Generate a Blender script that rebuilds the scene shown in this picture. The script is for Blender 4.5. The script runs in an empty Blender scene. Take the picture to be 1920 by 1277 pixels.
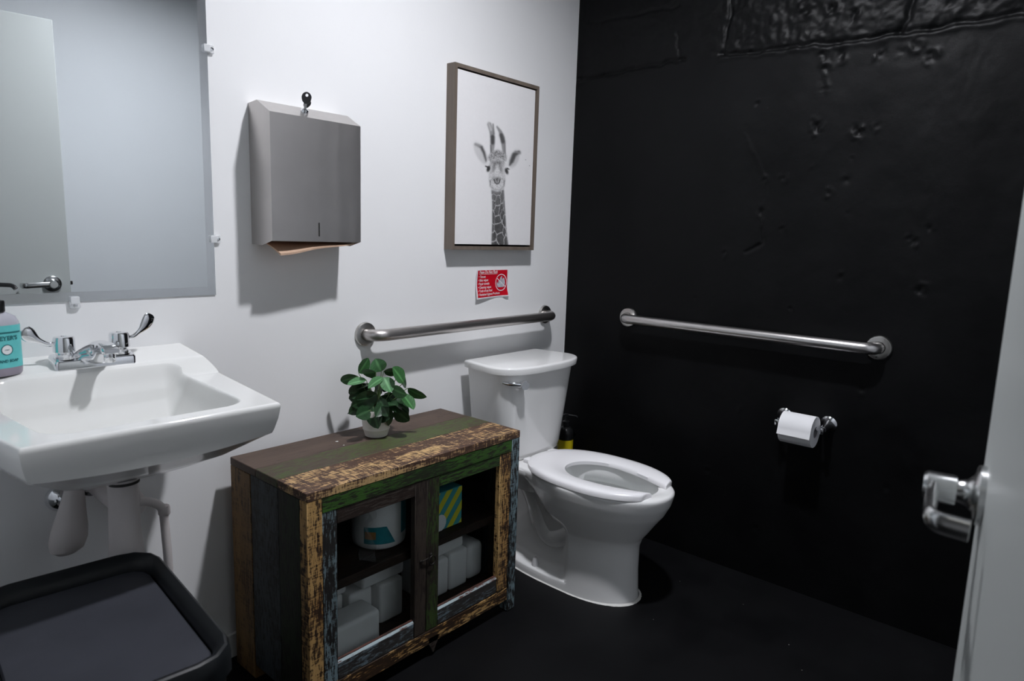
import bpy, bmesh, math, random
import numpy as np
from mathutils import Vector, Matrix, Euler
random.seed(7)
SC = bpy.context.scene
COL = SC.collection

# ------------------------------------------------------------------ camera, world, exposure
YAW, PITCH, ROLL, FPX = 0.85592, 0.15501, 0.03213, 1265.11
CAM = Vector((-2.3600, -1.7400, 1.2137))
fw = Vector((math.sin(YAW)*math.cos(PITCH), math.cos(YAW)*math.cos(PITCH), -math.sin(PITCH)))
rt = Vector((math.cos(YAW), -math.sin(YAW), 0)); up = rt.cross(fw)
r2 = rt*math.cos(ROLL)+up*math.sin(ROLL); u2 = -rt*math.sin(ROLL)+up*math.cos(ROLL)
cd = bpy.data.cameras.new('camera'); cam = bpy.data.objects.new('camera', cd); COL.objects.link(cam)
cam.matrix_world = Matrix(((r2.x, u2.x, -fw.x, CAM.x), (r2.y, u2.y, -fw.y, CAM.y), (r2.z, u2.z, -fw.z, CAM.z), (0, 0, 0, 1)))
cd.sensor_fit = 'HORIZONTAL'; cd.sensor_width = 36.0; cd.lens = FPX/1920*36
cd.clip_start = 0.02
cd.dof.use_dof = True; cd.dof.focus_distance = 2.1; cd.dof.aperture_fstop = 5.0
SC.camera = cam
W = bpy.data.worlds.new('world'); SC.world = W; W.use_nodes = True
W.node_tree.nodes['Background'].inputs[0].default_value = (0.80, 0.86, 1.0, 1)
W.node_tree.nodes['Background'].inputs[1].default_value = 0.03
SC.view_settings.view_transform = 'Standard'; SC.view_settings.look = 'None'
SC.view_settings.gamma = 1.0; SC.view_settings.use_curve_mapping = False
SC.view_settings.exposure = 0.0
SC.cycles.max_bounces = 16; SC.cycles.diffuse_bounces = 10; SC.cycles.glossy_bounces = 6; SC.cycles.transparent_max_bounces = 12
LAMP = Vector((-1.08, -0.99, 2.65)); LAMP_STRENGTH = 1290.0
LAMP_COL = (0.93, 0.94, 1.0)

# ------------------------------------------------------------------ materials
def nmat(name):
    m = bpy.data.materials.new(name); m.use_nodes = True
    nt = m.node_tree; return m, nt, nt.nodes['Principled BSDF']
def N(nt, t, **kw):
    n = nt.nodes.new(t)
    for k, v in kw.items(): setattr(n, k, v)
    return n
def coord(nt, scale=(1, 1, 1), kind='Object'):
    tc = N(nt, 'ShaderNodeTexCoord'); mp = N(nt, 'ShaderNodeMapping')
    mp.inputs['Scale'].default_value = scale
    nt.links.new(tc.outputs[kind], mp.inputs['Vector']); return mp.outputs['Vector']
def noise(nt, vec, scale, detail=4, rough=.55):
    n = N(nt, 'ShaderNodeTexNoise'); n.inputs['Scale'].default_value = scale
    n.inputs['Detail'].default_value = detail; n.inputs['Roughness'].default_value = rough
    nt.links.new(vec, n.inputs['Vector']); return n.outputs['Fac']
def ramp(nt, fac, stops):
    r = N(nt, 'ShaderNodeValToRGB'); e = r.color_ramp.elements
    while len(e) < len(stops): e.new(0.5)
    for i, (p, c) in enumerate(stops):
        e[i].position = p; e[i].color = (c[0], c[1], c[2], 1) if hasattr(c, '__len__') else (c, c, c, 1)
    nt.links.new(fac, r.inputs['Fac']); return r.outputs['Color']
def math_(nt, op, a, b=None):
    n = N(nt, 'ShaderNodeMath', operation=op)
    for i, x in enumerate((a, b)):
        if x is None: continue
        if isinstance(x, (int, float)): n.inputs[i].default_value = x
        else: nt.links.new(x, n.inputs[i])
    return n.outputs[0]
def mixc(nt, fac, a, b):
    n = N(nt, 'ShaderNodeMix', data_type='RGBA')
    for k, x in ((0, fac), (6, a), (7, b)):
        if isinstance(x, (int, float)): n.inputs[k].default_value = x
        elif isinstance(x, tuple): n.inputs[k].default_value = (*x, 1)
        else: nt.links.new(x, n.inputs[k])
    return n.outputs[2]
def bump(nt, b, h, strength=.2, dist=.002):
    n = N(nt, 'ShaderNodeBump'); n.inputs['Strength'].default_value = strength; n.inputs['Distance'].default_value = dist
    nt.links.new(h, n.inputs['Height']); nt.links.new(n.outputs[0], b.inputs['Normal'])
def plain(name, col, rough=.5, metal=0, spec=.5, nvar=0.0, nscale=8, bmp=0.0, bscale=200, coat=0, vec=(1, 1, 1)):
    m, nt, b = nmat(name)
    b.inputs['Roughness'].default_value = rough; b.inputs['Metallic'].default_value = metal
    b.inputs['Specular IOR Level'].default_value = spec; b.inputs['Coat Weight'].default_value = coat
    v = coord(nt, vec)
    f = noise(nt, v, nscale, 4)
    lo = tuple(max(0, c*(1-nvar)) for c in col); hi = tuple(min(1, c*(1+nvar)) for c in col)
    nt.links.new(ramp(nt, f, [(.3, lo), (.7, hi)]), b.inputs['Base Color'])
    if bmp: bump(nt, b, noise(nt, v, bscale, 3), bmp)
    return m

M = {}
M['white_wall'] = plain('white_wall_paint', (.84, .84, .84), .55, nvar=.012, nscale=3, bmp=.06, bscale=160)
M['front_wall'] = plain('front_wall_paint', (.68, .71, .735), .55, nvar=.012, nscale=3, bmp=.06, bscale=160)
M['ceiling'] = plain('ceiling_paint', (.82, .82, .81), .8, nvar=.01)
M['trim'] = plain('trim_paint', (.75, .75, .74), .4, nvar=.02)
M['porcelain'] = plain('porcelain', (.80, .80, .79), .09, nvar=.008, coat=.3)
M['sink'] = plain('sink_porcelain', (.74, .74, .72), .10, nvar=.008, coat=.3)
M['seat'] = plain('seat_plastic', (.83, .82, .83), .22, nvar=.006)
M['cover'] = plain('pipe_cover_vinyl', (.62, .58, .57), .45, nvar=.06, nscale=10, vec=(1, 1, .3))
M['chrome'] = plain('chrome', (.80, .81, .83), .07, 1.0, nvar=.01)
M['door_paint'] = plain('door_paint', (.50, .525, .515), .35, nvar=.01, nscale=2)
M['black_plastic'] = plain('black_plastic', (.008, .0085, .009), .32, spec=.35, nvar=.1)
M['bin_rim'] = plain('bin_rim_plastic', (.006, .0075, .009), .42, spec=.3, nvar=.2, nscale=40, bmp=.05, bscale=500)
M['bin_lid'] = plain('bin_lid_plastic', (.038, .040, .049), .40, spec=.18, nvar=.12, nscale=9, bmp=.03, bscale=300)
M['paper'] = plain('white_paper', (.74, .74, .75), .8, nvar=.01, bmp=.05, bscale=300)
M['tissue_pack'] = plain('wrapped_paper', (.74, .73, .72), .6, nvar=.03, nscale=14, bmp=.15, bscale=60)
M['kraft'] = plain('kraft_paper', (.50, .34, .24), .8, nvar=.06, nscale=40, bmp=.1, bscale=300)
M['pot'] = plain('pot_plastic', (.74, .72, .68), .45, nvar=.015)
M['soil'] = plain('dark_soil', (.02, .015, .01), .9, nvar=.4, nscale=200, bmp=.6, bscale=200)
M['stem'] = plain('plant_stem', (.12, .20, .07), .5, nvar=.2, nscale=60)
M['frame_wood'] = plain('frame_wood', (.150, .120, .096), .55, nvar=.18, nscale=30, bmp=.15, bscale=120, vec=(1, 1, .12))
M['dark_gap'] = plain('dark_recess', (.012, .010, .009), .8)
M['key_head'] = plain('key_head_plastic', (.015, .015, .017), .4)
M['soap_clear'] = plain('soap_bottle_plastic', (.42, .42, .47), .15, nvar=.03)
M['soap_liquid'] = plain('soap_liquid', (.26, .23, .28), .15, nvar=.05)
M['label_teal'] = plain('teal_label', (.115, .50, .50), .4, nvar=.06, nscale=60)
M['label_dark'] = plain('label_print', (.010, .12, .13), .5, nvar=.03)
M['label_white'] = plain('label_white', (.70, .72, .72), .5, nvar=.02)
M['label_yellow'] = plain('yellow_label', (.62, .50, .01), .4, nvar=.05)
M['sign_red'] = plain('sign_red', (.56, .003, .016), .35, nvar=.04)
M['sign_white'] = plain('sign_white', (.80, .77, .79), .4, nvar=.02)
M['sign_grey'] = plain('sign_grey', (.45, .46, .50), .5, nvar=.35, nscale=180)
M['box_teal'] = plain('box_teal', (.05, .33, .36), .45, nvar=.05)
M['box_yellow'] = plain('box_yellow', (.60, .56, .03), .45, nvar=.05)
M['print_teal'] = plain('wrapper_teal', (.02, .22, .26), .35, nvar=.15, nscale=50)
M['print_orange'] = plain('wrapper_orange', (.30, .16, .05), .4, nvar=.1)
M['caulk'] = plain('chipped_caulk', (.66, .65, .62), .7, nvar=.06)
M['iron'] = plain('dark_iron', (.03, .027, .025), .45, .8, nvar=.2, nscale=90)
M['lampbase'] = plain('lamp_base', (.8, .8, .8), .4)
M['rubber'] = plain('black_rubber', (.01, .01, .01), .6)

def brushed(name, col, rough, vec):
    m, nt, b = nmat(name); b.inputs['Metallic'].default_value = 1
    v = coord(nt, vec); f = noise(nt, v, 60, 5, .6)
    g = noise(nt, coord(nt), 6, 3)
    c = mixc(nt, g, tuple(x*.86 for x in col), tuple(min(1, x*1.12) for x in col))
    nt.links.new(c, b.inputs['Base Color'])
    nt.links.new(math_(nt, 'ADD', math_(nt, 'MULTIPLY', f, .16), rough-.08), b.inputs['Roughness'])
    bump(nt, b, f, .12, .0006); return m
M['steel'] = brushed('brushed_steel', (.56, .535, .52), .36, (1, 1, .03))
M['bar_steel_x'] = brushed('brushed_bar_steel', (.50, .475, .46), .36, (.05, 1, 1))
M['bar_steel_y'] = brushed('brushed_bar_steel_side', (.58, .56, .55), .30, (1, .05, 1))
M['satin'] = brushed('satin_chrome', (.62, .63, .63), .22, (1, 1, 1))

def black_wall():
    m, nt, b = nmat('black_concrete_paint')
    v = coord(nt)
    f = noise(nt, v, 5, 5); g = noise(nt, v, 90, 5, .65)
    nt.links.new(ramp(nt, f, [(.3, (.0018, .0019, .0022)), (.7, (.0032, .0034, .0038))]), b.inputs['Base Color'])
    nt.links.new(math_(nt, 'ADD', math_(nt, 'MULTIPLY', f, .25), .34), b.inputs['Roughness'])
    b.inputs['Specular IOR Level'].default_value = .14
    bump(nt, b, g, .30, .0014); return m
M['black_wall'] = black_wall()
def black_floor():
    m, nt, b = nmat('black_floor_paint')
    v = coord(nt)
    f = noise(nt, v, 4, 5); g = noise(nt, v, 60, 4)
    vo = N(nt, 'ShaderNodeTexVoronoi'); vo.inputs['Scale'].default_value = 9; vo.inputs['Randomness'].default_value = 1
    nt.links.new(v, vo.inputs['Vector'])
    speck = math_(nt, 'LESS_THAN', vo.outputs['Distance'], .016)
    c = ramp(nt, f, [(.3, (.0030, .0031, .0036)), (.7, (.0055, .0057, .0064))])
    nt.links.new(mixc(nt, speck, c, (.30, .29, .27)), b.inputs['Base Color'])
    nt.links.new(math_(nt, 'ADD', math_(nt, 'MULTIPLY', f, .3), .32), b.inputs['Roughness'])
    b.inputs['Specular IOR Level'].default_value = .14
    bump(nt, b, g, .2, .001); return m
M['black_floor'] = black_floor()

def mirror_mat():
    m, nt, b = nmat('mirror_silver'); b.inputs['Metallic'].default_value = 1; b.inputs['Roughness'].default_value = .0
    nt.links.new(ramp(nt, noise(nt, coord(nt), 1.5, 2), [(.3, (.79, .82, .83)), (.7, (.81, .84, .85))]), b.inputs['Base Color']); return m
M['mirror'] = mirror_mat()
M['bevel'] = brushed('mirror_bevel', (.86, .88, .90), .16, (1, 1, 1))
def thin_glass(name, tint=(.96, .98, .98), spec=.10):
    m = bpy.data.materials.new(name); m.use_nodes = True; nt = m.node_tree; nt.nodes.clear()
    o = N(nt, 'ShaderNodeOutputMaterial'); mx = N(nt, 'ShaderNodeMixShader'); t = N(nt, 'ShaderNodeBsdfTransparent')
    g = N(nt, 'ShaderNodeBsdfGlossy'); g.inputs['Roughness'].default_value = .03
    t.inputs['Color'].default_value = (*tint, 1)
    lw = N(nt, 'ShaderNodeLayerWeight'); lw.inputs['Blend'].default_value = spec
    nz = noise(nt, coord(nt), 30, 2)
    nt.links.new(math_(nt, 'MULTIPLY', lw.outputs['Fresnel'], math_(nt, 'ADD', math_(nt, 'MULTIPLY', nz, .2), .9)), mx.inputs[0])
    nt.links.new(t.outputs[0], mx.inputs[1]); nt.links.new(g.outputs[0], mx.inputs[2]); nt.links.new(mx.outputs[0], o.inputs[0])
    return m
M['glass'] = thin_glass('door_glass')
M['clip'] = plain('clear_clip_plastic', (.86, .87, .88), .2)
M['clip'].node_tree.nodes['Principled BSDF'].inputs['Alpha'].default_value = .55
M['wrap'] = plain('clear_wrap', (.6, .6, .62), .35, nvar=.1, nscale=60)
M['wrap'].node_tree.nodes['Principled BSDF'].inputs['Alpha'].default_value = .12

def worn(name, paint, axis, amount=.5, wood=(.055, .030, .018), wood2=(.022, .013, .010), saw=.35, seed=0.0, paint2=None):
    """old paint worn off a plank: the grain runs along axis, saw marks run across it"""
    m, nt, b = nmat(name)
    st = [22, 22, 22]; st[axis] = 2.2
    ac = [30, 30, 30]; ac[axis] = 210
    fn = [190, 190, 190]; fn[axis] = 34
    tc = N(nt, 'ShaderNodeTexCoord')
    def mp(s):
        q = N(nt, 'ShaderNodeMapping'); q.inputs['Scale'].default_value = s; q.inputs['Location'].default_value = (seed, seed*.7, seed*1.3)
        nt.links.new(tc.outputs['Object'], q.inputs['Vector']); return q.outputs['Vector']
    a = noise(nt, mp(st), 1, 5, .6); c = noise(nt, mp(ac), 1, 3, .6); d = noise(nt, mp(fn), 1, 4, .65); e = noise(nt, mp((6, 6, 6)), 1, 3)
    big = math_(nt, 'ADD', math_(nt, 'MULTIPLY', a, .45), math_(nt, 'MULTIPLY', e, .55))
    fine = math_(nt, 'ADD', math_(nt, 'MULTIPLY', c, saw*.6), math_(nt, 'MULTIPLY', d, 1-saw*.6))
    s = math_(nt, 'ADD', math_(nt, 'MULTIPLY', big, .40), math_(nt, 'MULTIPLY', fine, .60))
    t = .5+(amount-.5)*.34
    mask = ramp(nt, s, [(t-.022, 0.0), (t+.022, 1.0)])
    woodc = ramp(nt, d, [(.3, wood2), (.7, wood)])
    p2 = paint2 or tuple(x*.62 for x in paint)
    paintc = ramp(nt, math_(nt, 'ADD', math_(nt, 'MULTIPLY', a, .6), math_(nt, 'MULTIPLY', e, .4)), [(.38, p2), (.6, paint)])
    nt.links.new(mixc(nt, mask, woodc, paintc), b.inputs['Base Color'])
    b.inputs['Roughness'].default_value = .6; b.inputs['Specular IOR Level'].default_value = .3
    bump(nt, b, math_(nt, 'ADD', s, math_(nt, 'MULTIPLY', mask, .25)), .55, .0015)
    return m
YEL, YEL2 = (.52, .33, .13), (.36, .19, .06)
GRN, BLU = (.050, .115, .022), (.19, .27, .30)
BRN = (.085, .055, .042)
M['w_top_yellow'] = worn('worn_yellow_top', (.50, .33, .15), 0, .58, wood=(.10, .055, .035), wood2=(.05, .028, .02), saw=.75, seed=1, paint2=(.50, .30, .15))
M['w_top_green'] = worn('worn_green_top', (.068, .088, .030), 0, .50, wood=(.085, .062, .046), wood2=(.060, .045, .030), saw=.2, seed=2, paint2=(.06, .085, .026))
M['w_top_brown'] = worn('worn_brown_top', (.100, .068, .052), 0, .35, wood=(.075, .050, .040), wood2=(.05, .033, .026), saw=.2, seed=3)
M['w_rail_green'] = worn('worn_green_rail', (.045, .125, .018), 0, .45, wood=(.020, .040, .012), wood2=(.016, .014, .010), saw=.15, seed=4, paint2=(.028, .07, .014))
M['w_yellow_z'] = worn('worn_yellow_post', YEL, 2, .50, wood=(.075, .035, .015), wood2=(.02, .012, .008), saw=.6, seed=5, paint2=YEL2)
M['w_blue_z'] = worn('worn_blue_stile', BLU, 2, .52, wood=(.028, .024, .022), wood2=(.010, .010, .010), saw=.35, seed=6, paint2=(.12, .16, .17))
M['w_brown_z'] = worn('worn_brown_stile', (.045, .034, .026), 2, .45, wood=(.03, .02, .016), wood2=(.016, .012, .01), saw=.2, seed=7)
M['w_green_z'] = worn('worn_green_stile', (.038, .066, .016), 2, .5, wood=(.028, .02, .014), wood2=(.015, .012, .01), saw=.2, seed=8)
M['w_brown_x'] = worn('worn_brown_rail', (.060, .048, .040), 0, .5, wood=(.032, .020, .014), wood2=(.016, .011, .009), saw=.2, seed=9)
M['w_blue_x'] = worn('worn_blue_rail', (.16, .21, .24), 0, .58, wood=(.05, .045, .04), wood2=(.02, .02, .02), saw=.3, seed=10, paint2=(.09, .12, .14))
M['w_pale_x'] = worn('worn_pale_blue_bead', (.40, .48, .50), 0, .34, wood=(.16, .07, .05), wood2=(.1, .05, .04), saw=.2, seed=11, paint2=(.30, .36, .38))
M['w_red_x'] = worn('worn_red_brown_ledge', (.10, .04, .03), 0, .45, wood=(.05, .028, .02), wood2=(.03, .018, .014), saw=.2, seed=17)
M['w_yellow_x'] = worn('worn_yellow_rail', YEL, 0, .60, wood=(.055, .028, .012), wood2=(.02, .012, .008), saw=.3, seed=12, paint2=YEL2)
M['w_side_yellow'] = worn('worn_ochre_side', (.21, .12, .045), 2, .45, wood=(.10, .055, .022), wood2=(.05, .03, .014), saw=.5, seed=13)
M['w_side_blue'] = worn('worn_slate_side', (.050, .062, .068), 2, .5, wood=(.022, .022, .022), wood2=(.012, .012, .012), saw=.3, seed=14)
M['w_side_green'] = worn('worn_dark_green_side', (.020, .032, .014), 2, .5, wood=(.015, .014, .01), wood2=(.01, .01, .008), saw=.2, seed=15)
M['w_inner'] = worn('dark_inner_wood', (.040, .022, .014), 0, .5, wood=(.03, .017, .011), wood2=(.015, .01, .008), saw=.2, seed=16)

def leaf_mat(name, c1, c2):
    m, nt, b = nmat(name); v = coord(nt, (1, 1, 1), 'Object')
    at = N(nt, 'ShaderNodeAttribute'); at.attribute_name = 'vein'
    f = noise(nt, v, 40, 3)
    base = mixc(nt, f, c1, c2)
    nt.links.new(mixc(nt, math_(nt, 'MULTIPLY', at.outputs['Fac'], .55), base, tuple(min(1, x*2.6+.03) for x in c2)), b.inputs['Base Color'])
    b.inputs['Roughness'].default_value = .38; b.inputs['Specular IOR Level'].default_value = .45; return m
M['leaf'] = leaf_mat('leaf_green', (.018, .075, .022), (.045, .14, .042))
M['leaf_dark'] = leaf_mat('leaf_dark_green', (.008, .030, .011), (.018, .055, .018))
M['leaf_pale'] = leaf_mat('leaf_pale_green', (.05, .15, .06), (.09, .22, .09))
def emit(name, col, s):
    m = bpy.data.materials.new(name); m.use_nodes = True; nt = m.node_tree; nt.nodes.clear()
    o = N(nt, 'ShaderNodeOutputMaterial'); e = N(nt, 'ShaderNodeEmission'); e.inputs[0].default_value = (*col, 1); e.inputs[1].default_value = s
    nt.links.new(e.outputs[0], o.inputs[0]); return m
M['bulb'] = emit('glowing_bulb', LAMP_COL, LAMP_STRENGTH)
M['hall_fill'] = emit('hall_fill_glow', (1.0, .98, .94), 1.8)  # weak glow of the fill light added out in the hallway
def canvas_mat():
    m, nt, b = nmat('canvas_print'); at = N(nt, 'ShaderNodeAttribute'); at.attribute_name = 'tone'
    v = coord(nt); f = noise(nt, v, 400, 2)
    nt.links.new(mixc(nt, math_(nt, 'MULTIPLY', f, .03), at.outputs['Color'], (.6, .6, .6)), b.inputs['Base Color'])
    b.inputs['Roughness'].default_value = .6; bump(nt, b, f, .1, .0005); return m
M['canvas'] = canvas_mat()

# ------------------------------------------------------------------ mesh helpers
ORG = {}
def tag(o, label=None, cat=None, group=None, kind=None):
    if label: o['label'] = label
    if cat: o['category'] = cat
    if group: o['group'] = group
    if kind: o['kind'] = kind
    return o
def thing(name, label, cat, loc=(0, 0, 0), group=None):
    o = bpy.data.objects.new(name, None); COL.objects.link(o); o.location = loc; o.empty_display_size = .05
    ORG[o.name] = Vector(loc); return tag(o, label, cat, group)
def mesh(name, VF, mat, parent=None, loc=None, smooth=True, ang=38, mats=None):
    V, F = VF
    if parent is not None: off = ORG[parent.name]
    else: off = Vector(loc) if loc is not None else Vector((0, 0, 0))
    me = bpy.data.meshes.new(name)
    me.from_pydata([(v[0]-off.x, v[1]-off.y, v[2]-off.z) for v in V], [], F)
    bm = bmesh.new(); bm.from_mesh(me); bmesh.ops.recalc_face_normals(bm, faces=bm.faces); bm.to_mesh(me); bm.free()
    if smooth:
        me.shade_smooth(); me.set_sharp_from_angle(angle=math.radians(ang))
    for m in (mats or [mat]): me.materials.append(m)
    o = bpy.data.objects.new(name, me); COL.objects.link(o)
    if parent is not None: o.parent = parent
    else: o.location = off
    ORG[o.name] = off
    return o
def join(*parts):
    V, F = [], []
    for v, f in parts:
        n = len(V); V += [tuple(p) for p in v]; F += [[i+n for i in q] for q in f]
    return V, F
def xf(VF, mat):
    return [tuple(mat @ Vector(v)) for v in VF[0]], VF[1]
def box(x0, x1, y0, y1, z0, z1, b=.0015, seg=1):
    bm = bmesh.new(); bmesh.ops.create_cube(bm, size=1)
    for v in bm.verts:
        v.co = Vector(((x0+x1)/2+v.co.x*abs(x1-x0), (y0+y1)/2+v.co.y*abs(y1-y0), (z0+z1)/2+v.co.z*abs(z1-z0)))
    if b: bmesh.ops.bevel(bm, geom=bm.edges[:], offset=b, segments=seg, affect='EDGES', profile=.5)
    bm.verts.index_update()
    V = [tuple(v.co) for v in bm.verts]; F = [[v.index for v in f.verts] for f in bm.faces]; bm.free(); return V, F
def loft(rings, cap0=True, cap1=True, closed=True):
    n = len(rings[0]); V = [tuple(p) for r in rings for p in r]; F = []
    for i in range(len(rings)-1):
        for j in range(n if closed else n-1):
            k = (j+1) % n
            F.append([i*n+j, i*n+k, (i+1)*n+k, (i+1)*n+j])
    if cap0: F.append(list(range(n))[::-1])
    if cap1: F.append([(len(rings)-1)*n+j for j in range(n)])
    return V, F
def tube(path, r, n=16, caps=True, flat=None, upv=None):
    P = [Vector(p) for p in path]; R = r if hasattr(r, '__len__') else [r]*len(P)
    FL = flat if hasattr(flat, '__len__') else [flat or 1]*len(P)
    t0 = (P[1]-P[0]).normalized(); ref = Vector(upv) if upv else (Vector((0, 0, 1)) if abs(t0.z) < .9 else Vector((1, 0, 0)))
    nx = (ref-t0*ref.dot(t0)).normalized(); rings = []
    for i, p in enumerate(P):
        t = (P[min(i+1, len(P)-1)]-P[max(i-1, 0)]).normalized()
        nx = (nx-t*nx.dot(t)).normalized(); ny = t.cross(nx)
        rings.append([p+nx*(R[i]*FL[i]*math.cos(2*math.pi*j/n))+ny*(R[i]*math.sin(2*math.pi*j/n)) for j in range(n)])
    return loft(rings, caps, caps)
def lathe(prof, n=32, mat=None, cap0=True, cap1=True):
    rings = [[Vector((r*math.cos(2*math.pi*j/n), r*math.sin(2*math.pi*j/n), z)) for j in range(n)] for r, z in prof]
    VF = loft(rings, cap0, cap1)
    return xf(VF, mat) if mat else VF
def fillet(pts, rad, seg=8):
    P = [Vector(p) for p in pts]; out = [P[0]]
    for i in range(1, len(P)-1):
        a, b, c = P[i-1], P[i], P[i+1]; d1 = (a-b).normalized(); d2 = (c-b).normalized()
        r = min(rad, (a-b).length*(.98 if i == 1 else .49), (c-b).length*(.98 if i == len(P)-2 else .49)); p0 = b+d1*r; p1 = b+d2*r
        for k in range(seg+1):
            t = k/seg; out.append(p0*(1-t)**2+b*2*t*(1-t)+p1*t*t)
    out.append(P[-1]); return out
def rrect(cx, cy, hx, hy, r, z, n=6, rot=0, cham=False):
    pts = []
    for sx, sy, a0 in ((1, 1, 0), (-1, 1, 90), (-1, -1, 180), (1, -1, 270)):
        for k in range(n+1):
            a = math.radians(a0+90*k/n); pts.append((sx*(hx-r)+r*math.cos(a), sy*(hy-r)+r*math.sin(a)))
    c, s = math.cos(rot), math.sin(rot)
    return [Vector((cx+x*c-y*s, cy+x*s+y*c, z)) for x, y in pts]
def frame_to(origin, zdir, xhint=(0, 0, 1)):
    z = Vector(zdir).normalized(); h = Vector(xhint); x = (h-z*h.dot(z)).normalized(); y = z.cross(x)
    return Matrix(((x.x, y.x, z.x, origin[0]), (x.y, y.y, z.y, origin[1]), (x.z, y.z, z.z, origin[2]), (0, 0, 0, 1)))
def gridmesh(fn, nu, nv):
    V = [tuple(fn(i/(nu-1), j/(nv-1))) for j in range(nv) for i in range(nu)]
    F = [[j*nu+i, j*nu+i+1, (j+1)*nu+i+1, (j+1)*nu+i] for j in range(nv-1) for i in range(nu-1)]
    return V, F
def sm(a, b, x):
    t = min(1, max(0, (x-a)/(b-a))); return t*t*(3-2*t)
def lerp(a, b, t): return a+(b-a)*t
def text_mesh(s, size, shear=0, bold=0, align='LEFT'):
    c = bpy.data.curves.new('txt', 'FONT'); c.body = s; c.size = size; c.shear = shear; c.offset = bold; c.align_x = align
    c.resolution_u = 3; c.fill_mode = 'FRONT'
    o = bpy.data.objects.new('txt', c); COL.objects.link(o)
    dg = bpy.context.evaluated_depsgraph_get(); me = o.evaluated_get(dg).to_mesh()
    V = [tuple(v.co) for v in me.vertices]; F = [list(p.vertices) for p in me.polygons]
    o.evaluated_get(dg).to_mesh_clear(); bpy.data.objects.remove(o); bpy.data.curves.remove(c); return V, F

# ------------------------------------------------------------------ room shell
RX0, RY0, H = -2.31, -2.02, 2.70
def shell(name, VF, mat, label, cat): return tag(mesh(name, VF, mat, None, None, False), label, cat, kind='structure')
shell('floor', box(-4.0, .1, -3.2, .1, -.1, 0, 0), M['black_floor'], 'black painted floor with small white specks under the toilet and cabinet', 'floor')
shell('ceiling', box(-4.0, .1, -3.2, .1, H, H+.1, 0), M['ceiling'], 'plain white ceiling over the restroom', 'ceiling')
shell('wall_back', box(-2.43, 0, 0, .1, 0, H, 0), M['white_wall'], 'smooth white wall behind the sink, cabinet and toilet tank', 'wall')
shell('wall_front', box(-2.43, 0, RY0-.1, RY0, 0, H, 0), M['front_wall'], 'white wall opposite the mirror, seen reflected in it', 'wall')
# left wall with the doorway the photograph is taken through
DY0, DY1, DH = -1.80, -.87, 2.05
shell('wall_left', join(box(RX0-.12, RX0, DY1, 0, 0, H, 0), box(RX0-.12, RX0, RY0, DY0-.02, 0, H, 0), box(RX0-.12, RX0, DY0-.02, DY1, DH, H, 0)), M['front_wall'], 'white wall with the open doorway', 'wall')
# hallway beyond the doorway
shell('wall_hall', join(box(-4.1, -4.0, -3.2, .1, 0, H, 0), box(-4.0, RX0-.12, -3.3, -3.2, 0, H, 0), box(-4.0, RX0-.12, .1, .2, 0, H, 0), box(RX0-.12, RX0-.02, -3.2, RY0, 0, H, 0)), M['white_wall'], 'white hallway wall outside the doorway', 'wall')

def vnoise(a, b, seed):
    """value noise on numpy arrays"""
    ia, ib = np.floor(a).astype(np.int64), np.floor(b).astype(np.int64); fa, fb = a-ia, b-ib
    fa, fb = fa*fa*(3-2*fa), fb*fb*(3-2*fb)
    def h(x, y):
        n = (x*374761393+y*668265263+seed*974711) & 0x7fffffff
        n = ((n ^ (n >> 13))*1274126177) & 0x7fffffff
        return ((n ^ (n >> 16)) & 0xffff)/65535.
    return (h(ia, ib)*(1-fa)+h(ia+1, ib)*fa)*(1-fb)+(h(ia, ib+1)*(1-fa)+h(ia+1, ib+1)*fa)*fb
def fbm(a, b, f, oct_, seed, gain=.5):
    s, amp, tot = 0, 1, 0
    for k in range(oct_):
        s = s+amp*(vnoise(a*f, b*f, seed+k)-.5); tot += amp; f *= 2.03; amp *= gain
    return s/tot
def segdist(Y, Z, pts):
    d = np.full(Y.shape, 9.)
    for (y0, z0), (y1, z1) in zip(pts[:-1], pts[1:]):
        dy, dz = y1-y0, z1-z0; t = np.clip(((Y-y0)*dy+(Z-z0)*dz)/(dy*dy+dz*dz), 0, 1)
        d = np.minimum(d, np.hypot(Y-y0-t*dy, Z-z0-t*dz))
    return d
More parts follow.
